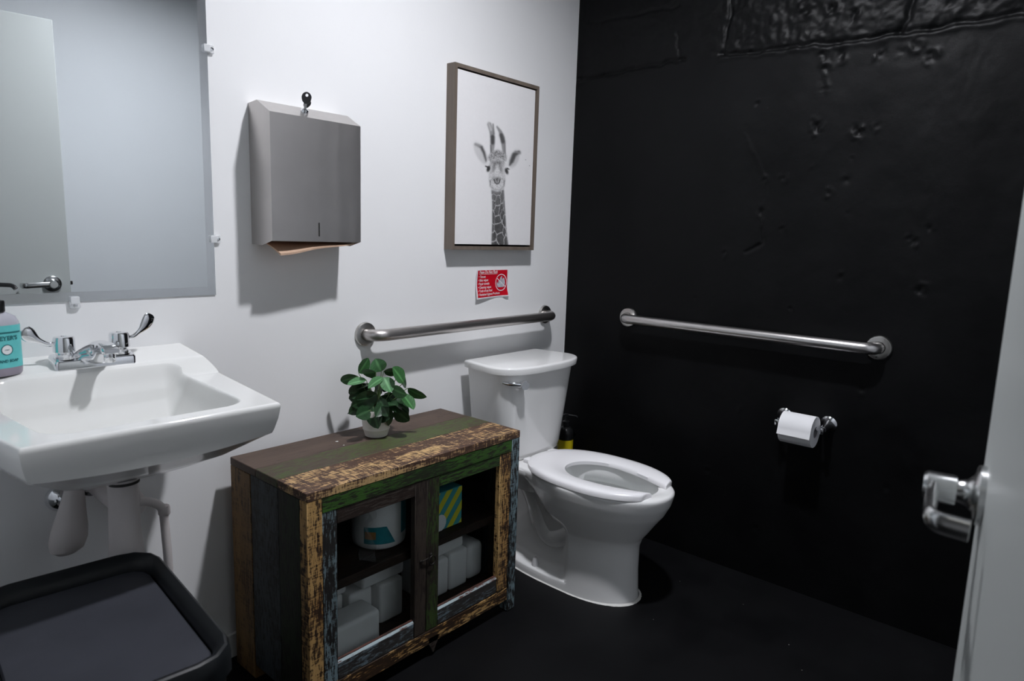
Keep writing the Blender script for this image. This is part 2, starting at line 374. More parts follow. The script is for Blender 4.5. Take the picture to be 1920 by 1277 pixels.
def concrete_wall():
    ys = np.concatenate([np.arange(.012, -1.64, -.0055), np.linspace(-1.68, RY0, 6)])
    zs = np.concatenate([np.linspace(0, .9, 120)[:-1], np.arange(.9, 2.12, .0055), np.linspace(2.2, H, 6)])
    Y, Z = np.meshgrid(ys, zs)
    wy = Y+.022*fbm(Y, Z, 24, 4, 5, .6); wz = Z+.022*fbm(Y, Z, 24, 4, 9, .6)
    crk = np.interp(-wy, [0, .466, .55, .631, 1.075, 1.2, 1.5, 2.1], [1.850, 1.871, 1.868, 1.862, 1.846, 1.850, 1.851, 1.86])
    upper = 1/(1+np.exp(-(wz-crk)/.003))
    d = .006*fbm(Y, Z, 3, 3, 1)+.0016*fbm(Y, Z, 24, 4, 2)                           # low trowel waves
    rough = fbm(Y, Z, 55, 5, 3, .62)
    zone = 1/(1+np.exp((Y+.62)/.02))
    d += upper*(-.002+.010*rough*zone+.0045*rough*(1-zone)+.010*fbm(Y, Z, 14, 3, 8)*zone)
    d += .0025*(1-upper)*np.maximum(0, fbm(Y, Z*.35, 16, 4, 21)-.12)*4*np.exp(-((Y+1.38)/.14)**2)
    g = np.abs(wz-crk); gap = ((-Y > .49) & (-Y < .62))
    d -= np.where(gap, 0, .009*np.exp(-(g/.0065)**2)*(.55+.9*vnoise(Y*22, Z*22, 31)))
    d += np.where(gap, 0, .0035*np.exp(-((crk-wz-.014)/.008)**2)*(.3+vnoise(Y*40, Z*40, 33)))
    def crack(pts, w, dep):
        q = segdist(wy, wz, pts); return dep*np.exp(-(q/w)**2)
    d -= crack([(-.644, 2.12), (-.650, 2.0), (-.636, 1.927), (-.633, 1.860)], .005, .008)
    d -= crack([(-1.211, 2.1), (-1.211, 1.937), (-1.21, 1.883), (-1.188, 1.854)], .009, .010)
    d -= crack([(-.444, 1.966), (-.465, 1.888), (-.466, 1.871)], .004, .006)
    d -= crack([(-.05, 2.066), (-.323, 2.062), (-.447, 2.06)], .004, .005)
    d += crack([(-.219, 1.967), (-.225, 1.882)], .003, .003)
    d += crack([(-.74, 1.588), (-.774, 1.522), (-.803, 1.48), (-.822, 1.431)], .004, .0022)
    d += crack([(-.822, 1.431), (-.83, 1.36), (-.827, 1.261)], .004, .0016)
    d -= crack([(-.827, 1.261), (-.835, 1.216), (-.779, 1.181)], .005, .005)
    pits = [(-.978, 1.812, 1.2), (-1.036, 1.807, 1.3), (-1.142, 1.796, 1.4), (-1.204, 1.79, 1), (-1.24, 1.805, 1.2), (-1.281, 1.771, 1.2), (-.989, 1.77, 1.2), (-.984, 1.716, 1.1), (-.775, 1.683, .8), (-.973, 1.594, 1.4), (-1.102, 1.57, 1.3), (-1.154, 1.58, .8), (-.193, 1.693, .6), (-.362, 1.615, .5), (-.822, 1.431, .8), (-.882, 1.432, 1), (-.979, 1.457, .8), (-1.085, 1.424, 1), (-1.035, 1.384, .8), (-.822, 1.318, 1.2), (-.9, 1.266, .8), (-1.101, 1.319, .7), (-1.288, 1.237, 1.1), (-.704, 1.174, .8), (-1.094, 1.116, .8), (-1.328, 1.088, 1.3), (-.118, 1.807, .5), (-.738, 1.61, .5), (-1.089, 1.49, .6), (-1.327, 1.274, .8), (-.901, 1.962, 1.4), (-.989, 1.954, 1.5), (-.69, 1.899, .8), (-1.055, 1.924, 1.2),
            (-.33, .95, .5), (-.6, 1.0, .6), (-.95, 1.0, .7), (-.8, .62, .7), (-1.2, .75, .8), (-.7, .35, .7), (-1.05, .3, .8), (-1.3, .45, .8), (-.9, .18, .9)]
    for y, z, k in pits:
        q = np.hypot(wy-y, (wz-z)*.85); r = .0085*k
        w1 = np.clip(1.5*vnoise(Y*95+k*7, Z*95, 41)-.25, 0, 1); w2 = np.clip(2.2*vnoise(Y*70, Z*70+k*5, 43)-.9, 0, 1)
        d += -.0068*k*np.exp(-(q/(r*1.15))**2)*w1+.0034*k*np.exp(-((q-1.5*r)/(r*.8))**2)*w2
    fade = np.clip((-Y)/.02, 0, 1)
    X = -(d*fade)-.004
    X[:, 0] = .02
    V = np.stack([X, Y, Z], -1).reshape(-1, 3); nu, nv = len(ys), len(zs)
    idx = np.arange(nu*nv).reshape(nv, nu)
    F = np.stack([idx[:-1, :-1], idx[:-1, 1:], idx[1:, 1:], idx[1:, :-1]], -1).reshape(-1, 4)
    me = bpy.data.meshes.new('wall_right')
    me.vertices.add(len(V)); me.vertices.foreach_set('co', V.ravel()); me.loops.add(F.size); me.loops.foreach_set('vertex_index', F.ravel())
    me.polygons.add(len(F)); me.polygons.foreach_set('loop_start', np.arange(0, F.size, 4)); me.update(calc_edges=True); me.validate()
    me.shade_smooth(); me.materials.append(M['black_wall'])
    o = bpy.data.objects.new('wall_right', me); COL.objects.link(o)
    return tag(o, 'black painted rough concrete wall with cracks and pits behind the toilet paper', 'wall', kind='structure')
concrete_wall()
tag(mesh('baseboard_back', box(-2.31, -.012, -.012, -.0005, 0, .072, .002), M['trim']), 'low white baseboard at the foot of the white wall', 'baseboard', kind='structure')
tag(mesh('trim_1', join(box(RX0-.13, RX0-.0, DY1-.02, DY1+.0, 0, DH, .002), box(RX0-.13, RX0-.06, DY0-.02, DY0, 0, DH, .002), box(RX0-.13, RX0, DY0-.02, DY1, DH-.02, DH, .002)), M['trim']), 'white door frame lining the doorway', 'door frame', kind='structure')

# ------------------------------------------------------------------ lamps
t = thing('ceiling_lamp', 'small round can lamp in the middle of the ceiling', 'lamp', (LAMP.x, LAMP.y, H))
mesh('lamp_base', lathe([(.001, -.001), (.078, -.001), (.078, -.066), (.074, -.070), (.0665, -.070), (.0640, -.066), (.0625, -.034), (.001, -.032)], 40, Matrix.Translation((LAMP.x, LAMP.y, H))), M['lampbase'], t)
mesh('diffuser', lathe([(.060, -.0345), (.060, -.0375), (.001, -.0385)], 40, Matrix.Translation((LAMP.x, LAMP.y, H))), M['bulb'], t)
t = thing('hall_fill_light', 'added round fill light, unseen, on the hallway ceiling outside the doorway', 'lamp', (-3.1, -1.5, H))  # unseen fill light, added to lift the shadows in the room
mesh('lamp_base', lathe([(.05, -.001), (.17, -.001), (.17, -.02)], 32, Matrix.Translation((-3.1, -1.5, H))), M['lampbase'], t)
mesh('diffuser', lathe([(.165, -.02), (.16, -.05), (.12, -.08), (.04, -.095)], 32, Matrix.Translation((-3.1, -1.5, H))), M['hall_fill'], t)

# ------------------------------------------------------------------ door, open into the room
DA = math.radians(8.0)
ddir = Vector((-math.cos(DA), -math.sin(DA), 0)); dn = Vector((-math.sin(DA), math.cos(DA), 0))
DP = Vector((-1.407, -1.661, 0))                       # latch edge of the room face
def dm(VF): return [tuple(DP+ddir*v[0]+dn*v[1]+Vector((0, 0, v[2]))) for v in VF[0]], VF[1]
HZ = .944; HB = .066
d = mesh('door_1', dm(box(0, .905, -.044, 0, .012, 2.03, .0015)), M['door_paint'], None, DP)
tag(d, 'light grey flush door standing open at the right edge with satin lever handle', 'door', kind='structure')
mesh('latch_plate', dm(box(-.0012, .001, -.034, -.010, HZ-.028, HZ+.028, .0004)), M['satin'], d)
mesh('latch_bolt', dm(box(-.011, .0, -.027, -.015, HZ-.007, HZ+.009, .002)), M['iron'], d)
hm = Matrix(((ddir.x, 0, dn.x, DP.x+ddir.x*HB), (ddir.y, 0, dn.y, DP.y+ddir.y*HB), (0, 1, 0, HZ), (0, 0, 0, 1)))
h = mesh('door_handle', join(lathe([(.0335, 0), (.0335, .006), (.031, .0085), (.022, .010), (.0150, .016), (.0130, .024), (.0130, .030)], 36, hm),
      lathe([(.0165, .026), (.0172, .028), (.0172, .054), (.0140, .058)], 28, hm)), M['satin'], d)
mesh('lever', dm(tube(fillet([(HB-.004, .047, HZ), (HB+.05, .049, HZ-.001), (HB+.106, .048, HZ-.004), (HB+.110, .014, HZ-.005)], .016, 6), .0118, 14, True, .55, (0, 1, 0))), M['satin'], h)

# ------------------------------------------------------------------ mirror
mx1, mz0, mx0, mz1 = -1.5433, 1.035, -2.27, 2.08
t = thing('wall_mirror', 'large frameless mirror and three clear clips above the sink', 'mirror', (mx1-.3, 0, mz0))
def rr(i, y): return [Vector((mx0+i, y, mz0+i)), Vector((mx1-i, y, mz0+i)), Vector((mx1-i, y, mz1-i)), Vector((mx0+i, y, mz1-i))]
mesh('mirror_glass', loft([rr(.021, -.001), rr(.021, -.0040)]), M['mirror'], t, smooth=False)
mesh('bevelled_edge', loft([rr(0, -.001), rr(0, -.0030), rr(.0209, -.0040)], False, False), M['bevel'], t, smooth=False)
def clip(x, z, ang):
    m = Matrix.Translation((x, 0, z)) @ Matrix.Rotation(ang, 4, 'Y')
    o = mesh('clip', xf(join(box(-.011, .011, -.008, -.0005, -.016, .0, .002), box(-.009, .009, -.011, -.0068, -.006, .011, .0015)), m), M['clip'], t)
    mesh('screw', xf(lathe([(.0045, 0), (.004, .0015), (.0015, .002)], 14, frame_to((0, -.0082, -.009), (0, -1, 0))), m), M['chrome'], o)
clip(mx1, 1.645, math.radians(-90)); clip(mx1, 1.179, math.radians(-90)); clip(-1.867, mz0, 0)

# ------------------------------------------------------------------ paper towel dispenser
dx0, dx1, dz0, dz1, dd = -1.439, -1.1614, 1.1797, 1.5033, .107
t = thing('paper_towel_dispenser', 'brushed steel wall paper towel dispenser with a keyed lock', 'dispenser', (-1.3, 0, dz0))
zt = 1.533
def prof(x, i=0): return [Vector((x, -.0008, 1.168+i)), Vector((x, -.0008, zt-i)), Vector((x, -.045, zt+.004-i)), Vector((x, -dd+i, dz1-i*.6)), Vector((x, -dd+i, dz0+i*0)), Vector((x, -.055, 1.166+i*0))]
w = .0016
bodyV, bodyF = [], []
A = loft([prof(dx0), prof(dx1)], True, True)
A = (A[0], [f for f in A[1] if not (len(f) == 4 and sorted(f) in ([4, 5, 10, 11], [0, 5, 6, 11]))])
mesh('body', join(A, box(dx0+.001, dx0+.012, -dd+.002, -.002, dz0-.001, dz0+.002, .0004), box(dx1-.028, dx1-.001, -dd+.002, -.012, dz0-.0015, dz0+.002, .0004), box(dx0+.001, dx1-.001, -dd+.001, -dd+.012, dz0-.0012, dz0+.0012, .0004)), M['steel'], t, ang=20)
mesh('inner_tray', box(dx0+.003, dx1-.003, -dd+.004, -.003, dz0+.045, dz0+.05, .0005), M['dark_gap'], t)
sl = rrect(0, 0, .0021, .019, .002, 0, 4)
mesh('slot', loft([[Vector((-1.2995+p.x, -dd-.0003, 1.2115+p.y)) for p in sl], [Vector((-1.2995+p.x, -dd+.002, 1.2115+p.y)) for p in sl]]), M['dark_gap'], t)
ldir = Vector((0, -(dz0*0+.034), .062)).normalized()
lo = Vector((-1.322, -.078, 1.5200))
lk = mesh('lock', lathe([(.0105, -.006), (.0105, .006), (.0095, .0085), (.003, .009)], 24, frame_to(lo, ldir, (1, 0, 0))), M['chrome'], t)
# key in the lock
kt = thing('key', 'small black headed key standing in the lock on top of the steel dispenser', 'key', tuple(lo+ldir*.009))
kd = Vector((.10, -.12, 1)).normalized()
km = frame_to(lo+ldir*.009, kd, (.75, -.66, 0))
mesh('blade', xf(box(-.0035, .0035, -.001, .001, 0, .014, .0003), km), M['chrome'], kt)
ring = []
hd = [Vector((.0115*math.cos(a)*(1 if math.sin(a) > 0 else .95), 0, .026+(.0135*math.sin(a) if math.sin(a) > 0 else .014*math.sin(a)))) for a in [2*math.pi*k/24 for k in range(24)]]
hi = [Vector((.0036*math.cos(a), 0, .032+.0036*math.sin(a))) for a in [2*math.pi*k/24 for k in range(24)]]
rings = [[p+Vector((0, y, 0)) for p in q] for q, y in ((hd, -.0018), (hd, .0018), (hi, .0018), (hi, -.0018))]
VFk = loft(rings+[rings[0]], False, False)
mesh('key_head', xf(VFk, km @ Matrix.Scale(1.12, 4)), M['key_head'], kt)
k2 = km @ Matrix.Translation((-.008, .006, -.004)) @ Matrix.Rotation(.5, 4, 'Y') @ Matrix.Rotation(.9, 4, 'Z') @ Matrix.Scale(.85, 4)
mesh('spare_key_head', xf(VFk, k2), M['key_head'], kt)
# folded paper towels inside, one sheet hanging out
pt = thing('folded_paper_towels', 'kraft brown folded paper towels hanging out under the steel dispenser', 'paper towel', (-1.3, -.05, 1.17))
mesh('towel_stack', join(*[box(dx0+.012, dx1-.012, -.094+.001*(k % 2), -.012, dz0+.004+k*.0066, dz0+.0100+k*.0066, .0012) for k in range(6)]), M['kraft'], pt)
def sheet(u, v, th=0):
    x = lerp(-1.424, -1.178, u); y = lerp(-.020, -.099-.006*math.sin(u*3), v)
    droop = (.026*(1-u)**1.1+.002)*v**1.4+.004*math.sin(u*7.5+.6)*v*v*(1-u)
    return (x+.012*v*(1-u), y, dz0-.003-droop-th)
S1 = gridmesh(lambda u, v: sheet(u, v), 26, 10); S2 = gridmesh(lambda u, v: sheet(u, v, .0045*v*(1-.6*u)+.001), 26, 10)
n = len(S1[0]); edge = [j for j in range(26)]
ringi = [i for i in range(26)]+[j*26+25 for j in range(1, 10)]+[9*26+i for i in range(24, -1, -1)]+[j*26 for j in range(8, 0, -1)]
V = S1[0]+S2[0]; F = S1[1]+[[i+n for i in f][::-1] for f in S2[1]]
F += [[ringi[k], ringi[(k+1) % len(ringi)], ringi[(k+1) % len(ringi)]+n, ringi[k]+n] for k in range(len(ringi))]
mesh('hanging_sheet', (V, F), M['kraft'], pt)

# ------------------------------------------------------------------ framed giraffe print
px0, px1, pz0, pz1, pd = -.7328, -.2892, 1.1574, 1.773, .040
t = thing('framed_picture', 'canvas print of a giraffe head in a slim brown wooden frame', 'picture', ((px0+px1)/2, 0, pz0))
fwid = .0125
def rail(a, b, c, d_):
    """mitred rail: outer edge a-b, inner edge c-d"""
    return loft([[Vector((p[0], y, p[1])) for p in (a, b, d_, c)] for y in (-.001, -pd)])
O = [(px0, pz0), (px1, pz0), (px1, pz1), (px0, pz1)]; I = [(px0+fwid, pz0+fwid), (px1-fwid, pz0+fwid), (px1-fwid, pz1-fwid), (px0+fwid, pz1-fwid)]
for k in range(4):
    mesh('frame_rail', rail(O[k], O[(k+1) % 4], I[k], I[(k+1) % 4]), M['frame_wood'], t, smooth=False)
mesh('backing', box(px0+fwid-.001, px1-fwid+.001, -.012, -.002, pz0+fwid-.001, pz1-fwid+.001, 0), M['dark_gap'], t)
gx0, gx1, gz0, gz1 = px0+fwid+.005, px1-fwid-.005, pz0+fwid+.007, pz1-fwid-.005
mesh('canvas_side', box(gx0, gx1, -.0345, -.012, gz0, gz1, .001), M['canvas'], t)
def giraffe():
    nu, nv = 230, 330
    # homography from canvas (u right, w down) to the coordinates the drawing is laid out in
    src = [(0, 0), (1, 0), (1, 1), (0, 1)]; dst = [(145, 92), (518, 205), (490, 927), (120, 918)]
    Am, bv = [], []
    for (x, y), (X, Yy) in zip(src, dst):
        Am += [[x, y, 1, 0, 0, 0, -X*x, -X*y], [0, 0, 0, x, y, 1, -Yy*x, -Yy*y]]; bv += [X, Yy]
    hh = np.append(np.linalg.solve(np.array(Am, float), np.array(bv, float)), 1)
    U, Wd = np.meshgrid(np.linspace(0, 1, nu), np.linspace(0, 1, nv))
    q = hh[6]*U+hh[7]*Wd+1; A_ = (hh[0]*U+hh[1]*Wd+hh[2])/q; B_ = (hh[3]*U+hh[4]*Wd+hh[5])/q
    # finer drawing frame: the zoomed detail (5.107 px per px, origin 870,220)
    X = ((A_/2.504+800)-870)*5.107; Y = ((B_/2.504+90)-220)*5.107
    T = np.full(X.shape, .85)
    nz = fbm(X, Y, .06, 4, 3); n2 = fbm(X, Y, .16, 3, 7)
    def put(mask, val):
        nonlocal T; T = T*(1-mask)+val*mask
    def band(pts, ws, soft=5):
        """soft mask along a polyline with a width at each point"""
        best = np.full(X.shape, -99.)
        for (p, w0), (p1, w1) in zip(zip(pts, ws), zip(pts[1:], ws[1:])):
            dx, dy = p1[0]-p[0], p1[1]-p[1]; tt = np.clip(((X-p[0])*dx+(Y-p[1])*dy)/(dx*dx+dy*dy+1e-9), 0, 1)
            best = np.maximum(best, (w0+(w1-w0)*tt)-np.hypot(X-p[0]-tt*dx, Y-p[1]-tt*dy))
        return 1/(1+np.exp(-np.clip(best/soft*2.2, -30, 30)))
    def ell(cx, cy, rx, ry, soft=5, rot=0):
        c, s = math.cos(rot), math.sin(rot); a = (X-cx)*c+(Y-cy)*s; b = -(X-cx)*s+(Y-cy)*c
        return 1/(1+np.exp(-np.clip((1-np.hypot(a/rx, b/ry))*min(rx, ry)/soft*2.2, -30, 30)))
    # neck
    nl = np.interp(Y, [640, 700, 820, 1000, 1120, 1230], [262, 262, 270, 268, 262, 258]); nr = np.interp(Y, [640, 700, 820, 1000, 1120, 1230], [385, 385, 392, 402, 412, 425])
    neck = 1/(1+np.exp(-np.minimum(X-nl, nr-X)/2.5))*(Y > 655)
    put(neck, .66)
    patches = [(310, 712, 36, 22, 0), (372, 745, 15, 52, .12), (288, 760, 16, 30, 0), (322, 800, 22, 40, .1), (283, 835, 13, 42, 0), (312, 890, 26, 48, .25), (350, 880, 11, 45, .3), (372, 925, 13, 50, .15), (318, 980, 34, 34, -.1), (280, 960, 10, 60, 0), (335, 1060, 48, 46, -.5), (388, 1000, 10, 60, 0), (282, 1140, 24, 62, -.15), (350, 1160, 40, 60, .55), (385, 1100, 14, 70, 0), (300, 1210, 30, 40, 0), (403, 1190, 10, 60, -.1), (272, 1070, 9, 50, 0), (395, 860, 7, 50, 0)]
    wx, wy_ = X+9*nz*2, Y+14*n2
    ds = np.stack([np.hypot(((wx-cx)*math.cos(ro)+(wy_-cy)*math.sin(ro))/max(rx, 14), (-(wx-cx)*math.sin(ro)+(wy_-cy)*math.cos(ro))/ry) for cx, cy, rx, ry, ro in patches])
    ds.sort(0); gap_ = ds[1]-ds[0]
    put(neck/(1+np.exp(-(gap_-.16)/.045))*(ds[0] < 2.2)*(Y > 690),   .09+.14*np.clip(nz+.4, 0, 1)+.12*np.clip(1-(Y-690)/250, 0, 1))
    put(neck*np.clip((np.abs(X-(nl+nr)/2)/((nr-nl)/2)-.75)*2.2, 0, .5), .32)
    # ears
    put(ell(160, 335, 48, 115, 9, -.5), .70); put(band([(105, 245), (165, 275), (190, 330), (212, 410)], [4, 14, 12, 7], 9), .14); put(band([(110, 250), (150, 262)], [12, 10], 10), .45)
    put(ell(487, 395, 45, 85, 9, .38), .66); put(band([(535, 330), (490, 355), (465, 415), (445, 450)], [14, 22, 20, 8], 9), .14); put(band([(500, 325), (545, 340)], [8, 9], 8), .4)
    # horns
    put(band([(245, 60), (265, 120), (278, 190), (276, 270), (268, 345)], [20, 22, 22, 20, 14], 6), .42); put(band([(238, 45), (262, 110)], [7, 12], 8), .62); put(band([(282, 60), (290, 150)], [6, 8], 6), .30)
    put(band([(276, 180), (276, 235)], [19, 18], 9), .12)
    put(band([(322, 85), (352, 130), (375, 190), (382, 260), (390, 340)], [8, 16, 22, 18, 14], 6), .40); put(band([(362, 165), (380, 225)], [18, 20], 9), .14)
    put(band([(258, 260), (262, 340)], [5, 6], 6), .2); put(band([(398, 240), (398, 345)], [5, 6], 6), .28)
    # head
    put(ell(322, 400, 92, 95, 8), .55); put(ell(318, 560, 82, 140, 8), .66); put(ell(320, 640, 72, 62, 8), .70)
    put(band([(262, 370), (320, 350), (385, 370)], [26, 40, 26], 12), .42+.25*n2*2)
    put(band([(285, 395), (325, 385), (370, 400)], [7, 8, 7], 7), .62)
    for cx, cy, rx, ry, ro in [(290, 465, 16, 40, .2), (352, 470, 14, 40, -.2), (322, 430, 40, 16, 0)]: put(ell(cx, cy, rx, ry, 9, ro)*.75, .22)
    put(ell(232, 425, 18, 26, 7), .80); put(ell(412, 440, 18, 26, 7), .80)
    put(ell(234, 484, 17, 30, 5, .35), .07); put(ell(413, 510, 15, 30, 5, -.35), .07); put(band([(205, 458), (232, 470)], [5, 8], 4), .08); put(band([(438, 492), (420, 485)], [4, 8], 4), .08)
    put(ell(322, 520, 20, 55, 12), .72)
    put(ell(318, 585, 46, 20, 9), .40); put(band([(290, 590), (300, 620), (318, 632)], [5, 6, 4], 4), .10); put(band([(348, 592), (338, 620), (318, 632)], [5, 6, 4], 4), .10); put(band([(318, 580), (318, 625)], [5, 4], 4), .16)
    put(band([(250, 600), (252, 640)], [5, 5], 6), .30); put(band([(392, 600), (386, 640)], [5, 5], 6), .30); put(band([(250, 650), (290, 685), (350, 688), (388, 650)], [4, 4, 4, 4], 7)*.6, .3)
    head = np.maximum(ell(322, 400, 92, 95, 8), ell(318, 590, 80, 110, 8))
    T = T+head*(n2*.42+nz*.12)
    T = np.clip(T+.02*nz, .03, .87)
    for cx, cy in ((602, 405), (640, 462)): put(ell(cx, cy, 4, 4, 1.5), .35)
    # warm, slightly soiled lower corner of the canvas ground
    V = [(gx0+(gx1-gx0)*(i/(nu-1)), -.0348, gz1+(gz0-gz1)*(j/(nv-1))) for j in range(nv) for i in range(nu)]
    F = [[j*nu+i, j*nu+i+1, (j+1)*nu+i+1, (j+1)*nu+i] for j in range(nv-1) for i in range(nu-1)]
    o = mesh('canvas', (V, F), M['canvas'], t, smooth=False)
    at = o.data.color_attributes.new('tone', 'FLOAT_COLOR', 'POINT')
    buf = np.ones((nu*nv, 4), np.float32); tt = T.ravel(); lin = np.where(tt > .04, ((tt+.055)/1.055)**2.4, tt/12.92)
    lin = tt**1.35*1.02
    buf[:, 0] = lin; buf[:, 1] = lin*.985; buf[:, 2] = lin*.985
    at.data.foreach_set('color', buf.ravel()); return o
giraffe()
cs = [o for o in COL.objects if o.name == 'canvas_side'][0]; cs.data.materials[0] = M['sign_white']

# ------------------------------------------------------------------ red notice
sx0, sx1, sz0, sz1 = -.5725, -.392, .979, 1.0835
t = thing('notice_sticker', 'red and white notice sticker under the picture listing what not to flush', 'sign', ((sx0+sx1)/2, 0, sz0))
def sgn(u, w, off=0):
    """u right, w up (0..1) on the sheet; the lower edge and left side curl off the wall"""
    lift = .0015+.012*sm(.55, 0, w)*sm(.75, -.1, u)+.008*sm(.35, 0, w)*sm(.75, 1, u)+.006*sm(.25, 0, u)*w
    return (lerp(sx0, sx1, u)+.003*(1-w)*0-.004*(1-u)*(1-w), -lift-off, lerp(sz0, sz1, w)-.004*(1-u)*(1-w))
mesh('sheet', gridmesh(lambda u, w: sgn(u, w), 24, 16), M['sign_white'], t)
mesh('red_field', gridmesh(lambda u, w: sgn(.035+.935*u, .045+.925*w, .0003), 24, 16), M['sign_red'], t)
def fit(VF, width):
    k = width/max(v[0] for v in VF[0]); return [(v[0]*k, v[1], v[2]) for v in VF[0]], VF[1]
def onsheet(VF, x, z): return [sgn(x+v[0], z+v[1]*1.73, .0007) for v in VF[0]], VF[1]
tm = [onsheet(fit(text_mesh('Please Do Not Flush', .080, .25, .0012), .575), .080, .865)]
tm.append(onsheet(([(0, -.018, 0), (.57, -.018, 0), (.57, -.012, 0), (0, -.012, 0)], [[0, 1, 2, 3]]), .080, .865))
for k, s in enumerate(('Tissues', 'Baby wipes', 'Paper towels', 'Cleaning wipes', 'Trash of any kind', 'Feminine hygiene Products')):
    tm.append(onsheet(fit(text_mesh('• '+s, .070, 0, .0012), (.225, .31, .35, .41, .445, .69)[k]), .072-.004*k, .715-k*.122))
mesh('notice_text', join(*tm), M['sign_white'], t, smooth=False)
cu, cw, ra = .775, .52, .178
rg = [[(cu+(ra-w_)*math.cos(2*math.pi*k/40), cw/1.73+(ra-w_)*math.sin(2*math.pi*k/40), 0) for k in range(40)] for w_ in (0, .016)]
rgm = ([p for q in rg for p in q], [[k, (k+1) % 40, 40+(k+1) % 40, 40+k] for k in range(40)])
a = math.radians(-35); ca, sa = math.cos(a), math.sin(a)
bar = ([(cu+ca*l-sa*s, cw/1.73+sa*l+ca*s, 0) for l, s in ((-ra, -.008), (ra, -.008), (ra, .008), (-ra, .008))], [[0, 1, 2, 3]])
def raw(VF, off): return [sgn(v[0], v[1]*1.73, off) for v in VF[0]], VF[1]
mesh('crumpled_tissue_symbol', raw(([(cu+p[0], cw/1.73+p[1], 0) for p in [(-.10, -.10), (.09, -.10), (.125, -.04), (.12, .04), (.085, .10), (.05, .075), (.035, .06), (.02, .135), (-.03, .10), (-.045, .04), (-.085, .03), (-.09, -.02), (-.135, .02), (-.13, -.04)]], [list(range(14))]), .0006), M['sign_grey'], t, smooth=False)
mesh('prohibition_symbol', raw(join(rgm, bar), .0009), M['sign_white'], t, smooth=False)

# ------------------------------------------------------------------ grab bars
def grab_bar(label, a, b, nrm, mat):
    a, b, nrm = Vector(a), Vector(b), Vector(nrm); r = .0188
    t = thing('grab_bar', label, 'grab bar', tuple(a))
    off = .057
    path = fillet([a+nrm*.006, a+nrm*off, b+nrm*off, b+nrm*.006], .046, 10)
    mesh('bar', tube(path, r, 24), mat, t)
    for p in (a, b):
        mesh('flange', lathe([(.020, .0105), (.0335, .0105), (.0365, .0095), (.0385, .006), (.039, .0005)], 40, frame_to(p, nrm), False, False), M['satin_bar'], t)
M['satin_bar'] = brushed('brushed_flange_steel', (.50, .49, .47), .30, (1, 1, 1))
grab_bar('brushed steel grab bar on the white wall above the toilet tank', (-1.0687, 0, .8885), (-.1567, 0, .8905), (0, -1, 0), M['bar_steel_x'])
grab_bar('brushed steel grab bar on the black wall above the toilet paper', (-.004, -.3162, .9000), (-.004, -1.2331, .8985), (-1, 0, 0), M['bar_steel_y'])

# ------------------------------------------------------------------ sink
SX = -1.8775
t = thing('wall_sink', 'white porcelain wall hung sink with raised back ledge', 'sink', (SX, 0, .72))
VF_ = .508
def hw(v):
    led = lerp(.243, .258, min(1, v/.11)); rim = lerp(.2755, .2225, (v-.10)/(VF_-.10))
    return lerp(led, rim, sm(.095, .140, v))
def bh(v): return lerp(.196, .176, (v-.12)/.34)
def ztop(x, v):
    z = lerp(.9165, .8925, min(1, v/.115)); rimz = .861
    z = lerp(z, rimz, sm(.092, .150, v))
    # basin: distance inside a rounded quad
    b = bh(v); qx = abs(x)-b; qv = max(.108-v, v-.468); rr_ = .05
    dx, dv = max(qx+rr_, 0), max(qv+rr_, 0)
    sd = math.hypot(dx, dv)+min(max(qx+rr_, qv+rr_), 0)-rr_
    if sd < 0:
        ledge = lerp(.8925, rimz, sm(.105, .17, v)) if abs(x) < b+.02 else z
        z = max(z, ledge) if v < .13 else z
        tt0 = min(1, -sd/.115); z -= .137*(1-(1-tt0)**2.1)*sm(-.003, .014, -sd)
        z -= .010*math.exp(-((x/.12)**2+((v-.27)/.1)**2))
    # soften lip
    e = min(hw(v)-abs(x), VF_-v)
    if e < .006: q = .006-e; z -= .006-math.sqrt(max(0, .000036-q*q))
    return z
ns, nv = 300, 230
# cluster samples at the edges
def cl(t): return t+.0-.02*math.sin(2*math.pi*t)
vs = [VF_*cl(j/(nv-1)) for j in range(nv)]; ss = [2*cl(i/(ns-1))-1 for i in range(ns)]
V = []
for v in vs:
    for s in ss:
        x = s*hw(v); V.append((SX+x, -v, ztop(x, v)))
F = [[j*ns+i, j*ns+i+1, (j+1)*ns+i+1, (j+1)*ns+i] for j in range(nv-1) for i in range(ns-1)]
loop = [i for i in range(ns)]+[j*ns+ns-1 for j in range(1, nv)]+[(nv-1)*ns+i for i in range(ns-2, -1, -1)]+[j*ns for j in range(nv-2, 0, -1)]
prev = loop
for k, (inset, zz, mixb) in enumerate(((.0005, .850, 0), (.004, .828, 0), (.010, .806, 0), (.014, .800, .0), (.10, .793, .15), (.36, .752, .5), (.60, .724, .8), (.85, .715, 1))):
    cur = []
    for li in loop:
        x, y, z = V[li]; v = -y; cxv = .25
        if k < 4:
            fx = 1-inset/.26; X_ = SX+(x-SX)*fx; v2 = v-inset*(v/VF_)*1.1 if v > .05 else v
        else:
            X_ = SX+(x-SX)*(1-inset); v2 = cxv+(v-cxv)*(1-inset)
            v2 = max(v2, .0)
        lim = lerp(zz, zz, 1)
        if k < 4: lim = zz+(z-.861)*max(0, 1-k*.4)*(1 if v < .14 else 0)
        if k >= 3 : lim = zz-.018*(1-min(1, abs((X_-SX)/.24))**2)*(1 if k == 3 else .6)
        cur.append(len(V)); V.append((X_, -v2, min(lim, z-.002)))
    m_ = len(loop)
    F += [[prev[q], prev[(q+1) % m_], cur[(q+1) % m_], cur[q]] for q in range(m_)]
    prev = cur
F.append(prev)
basin = mesh('basin', (V, F), M['sink'], t, ang=42)
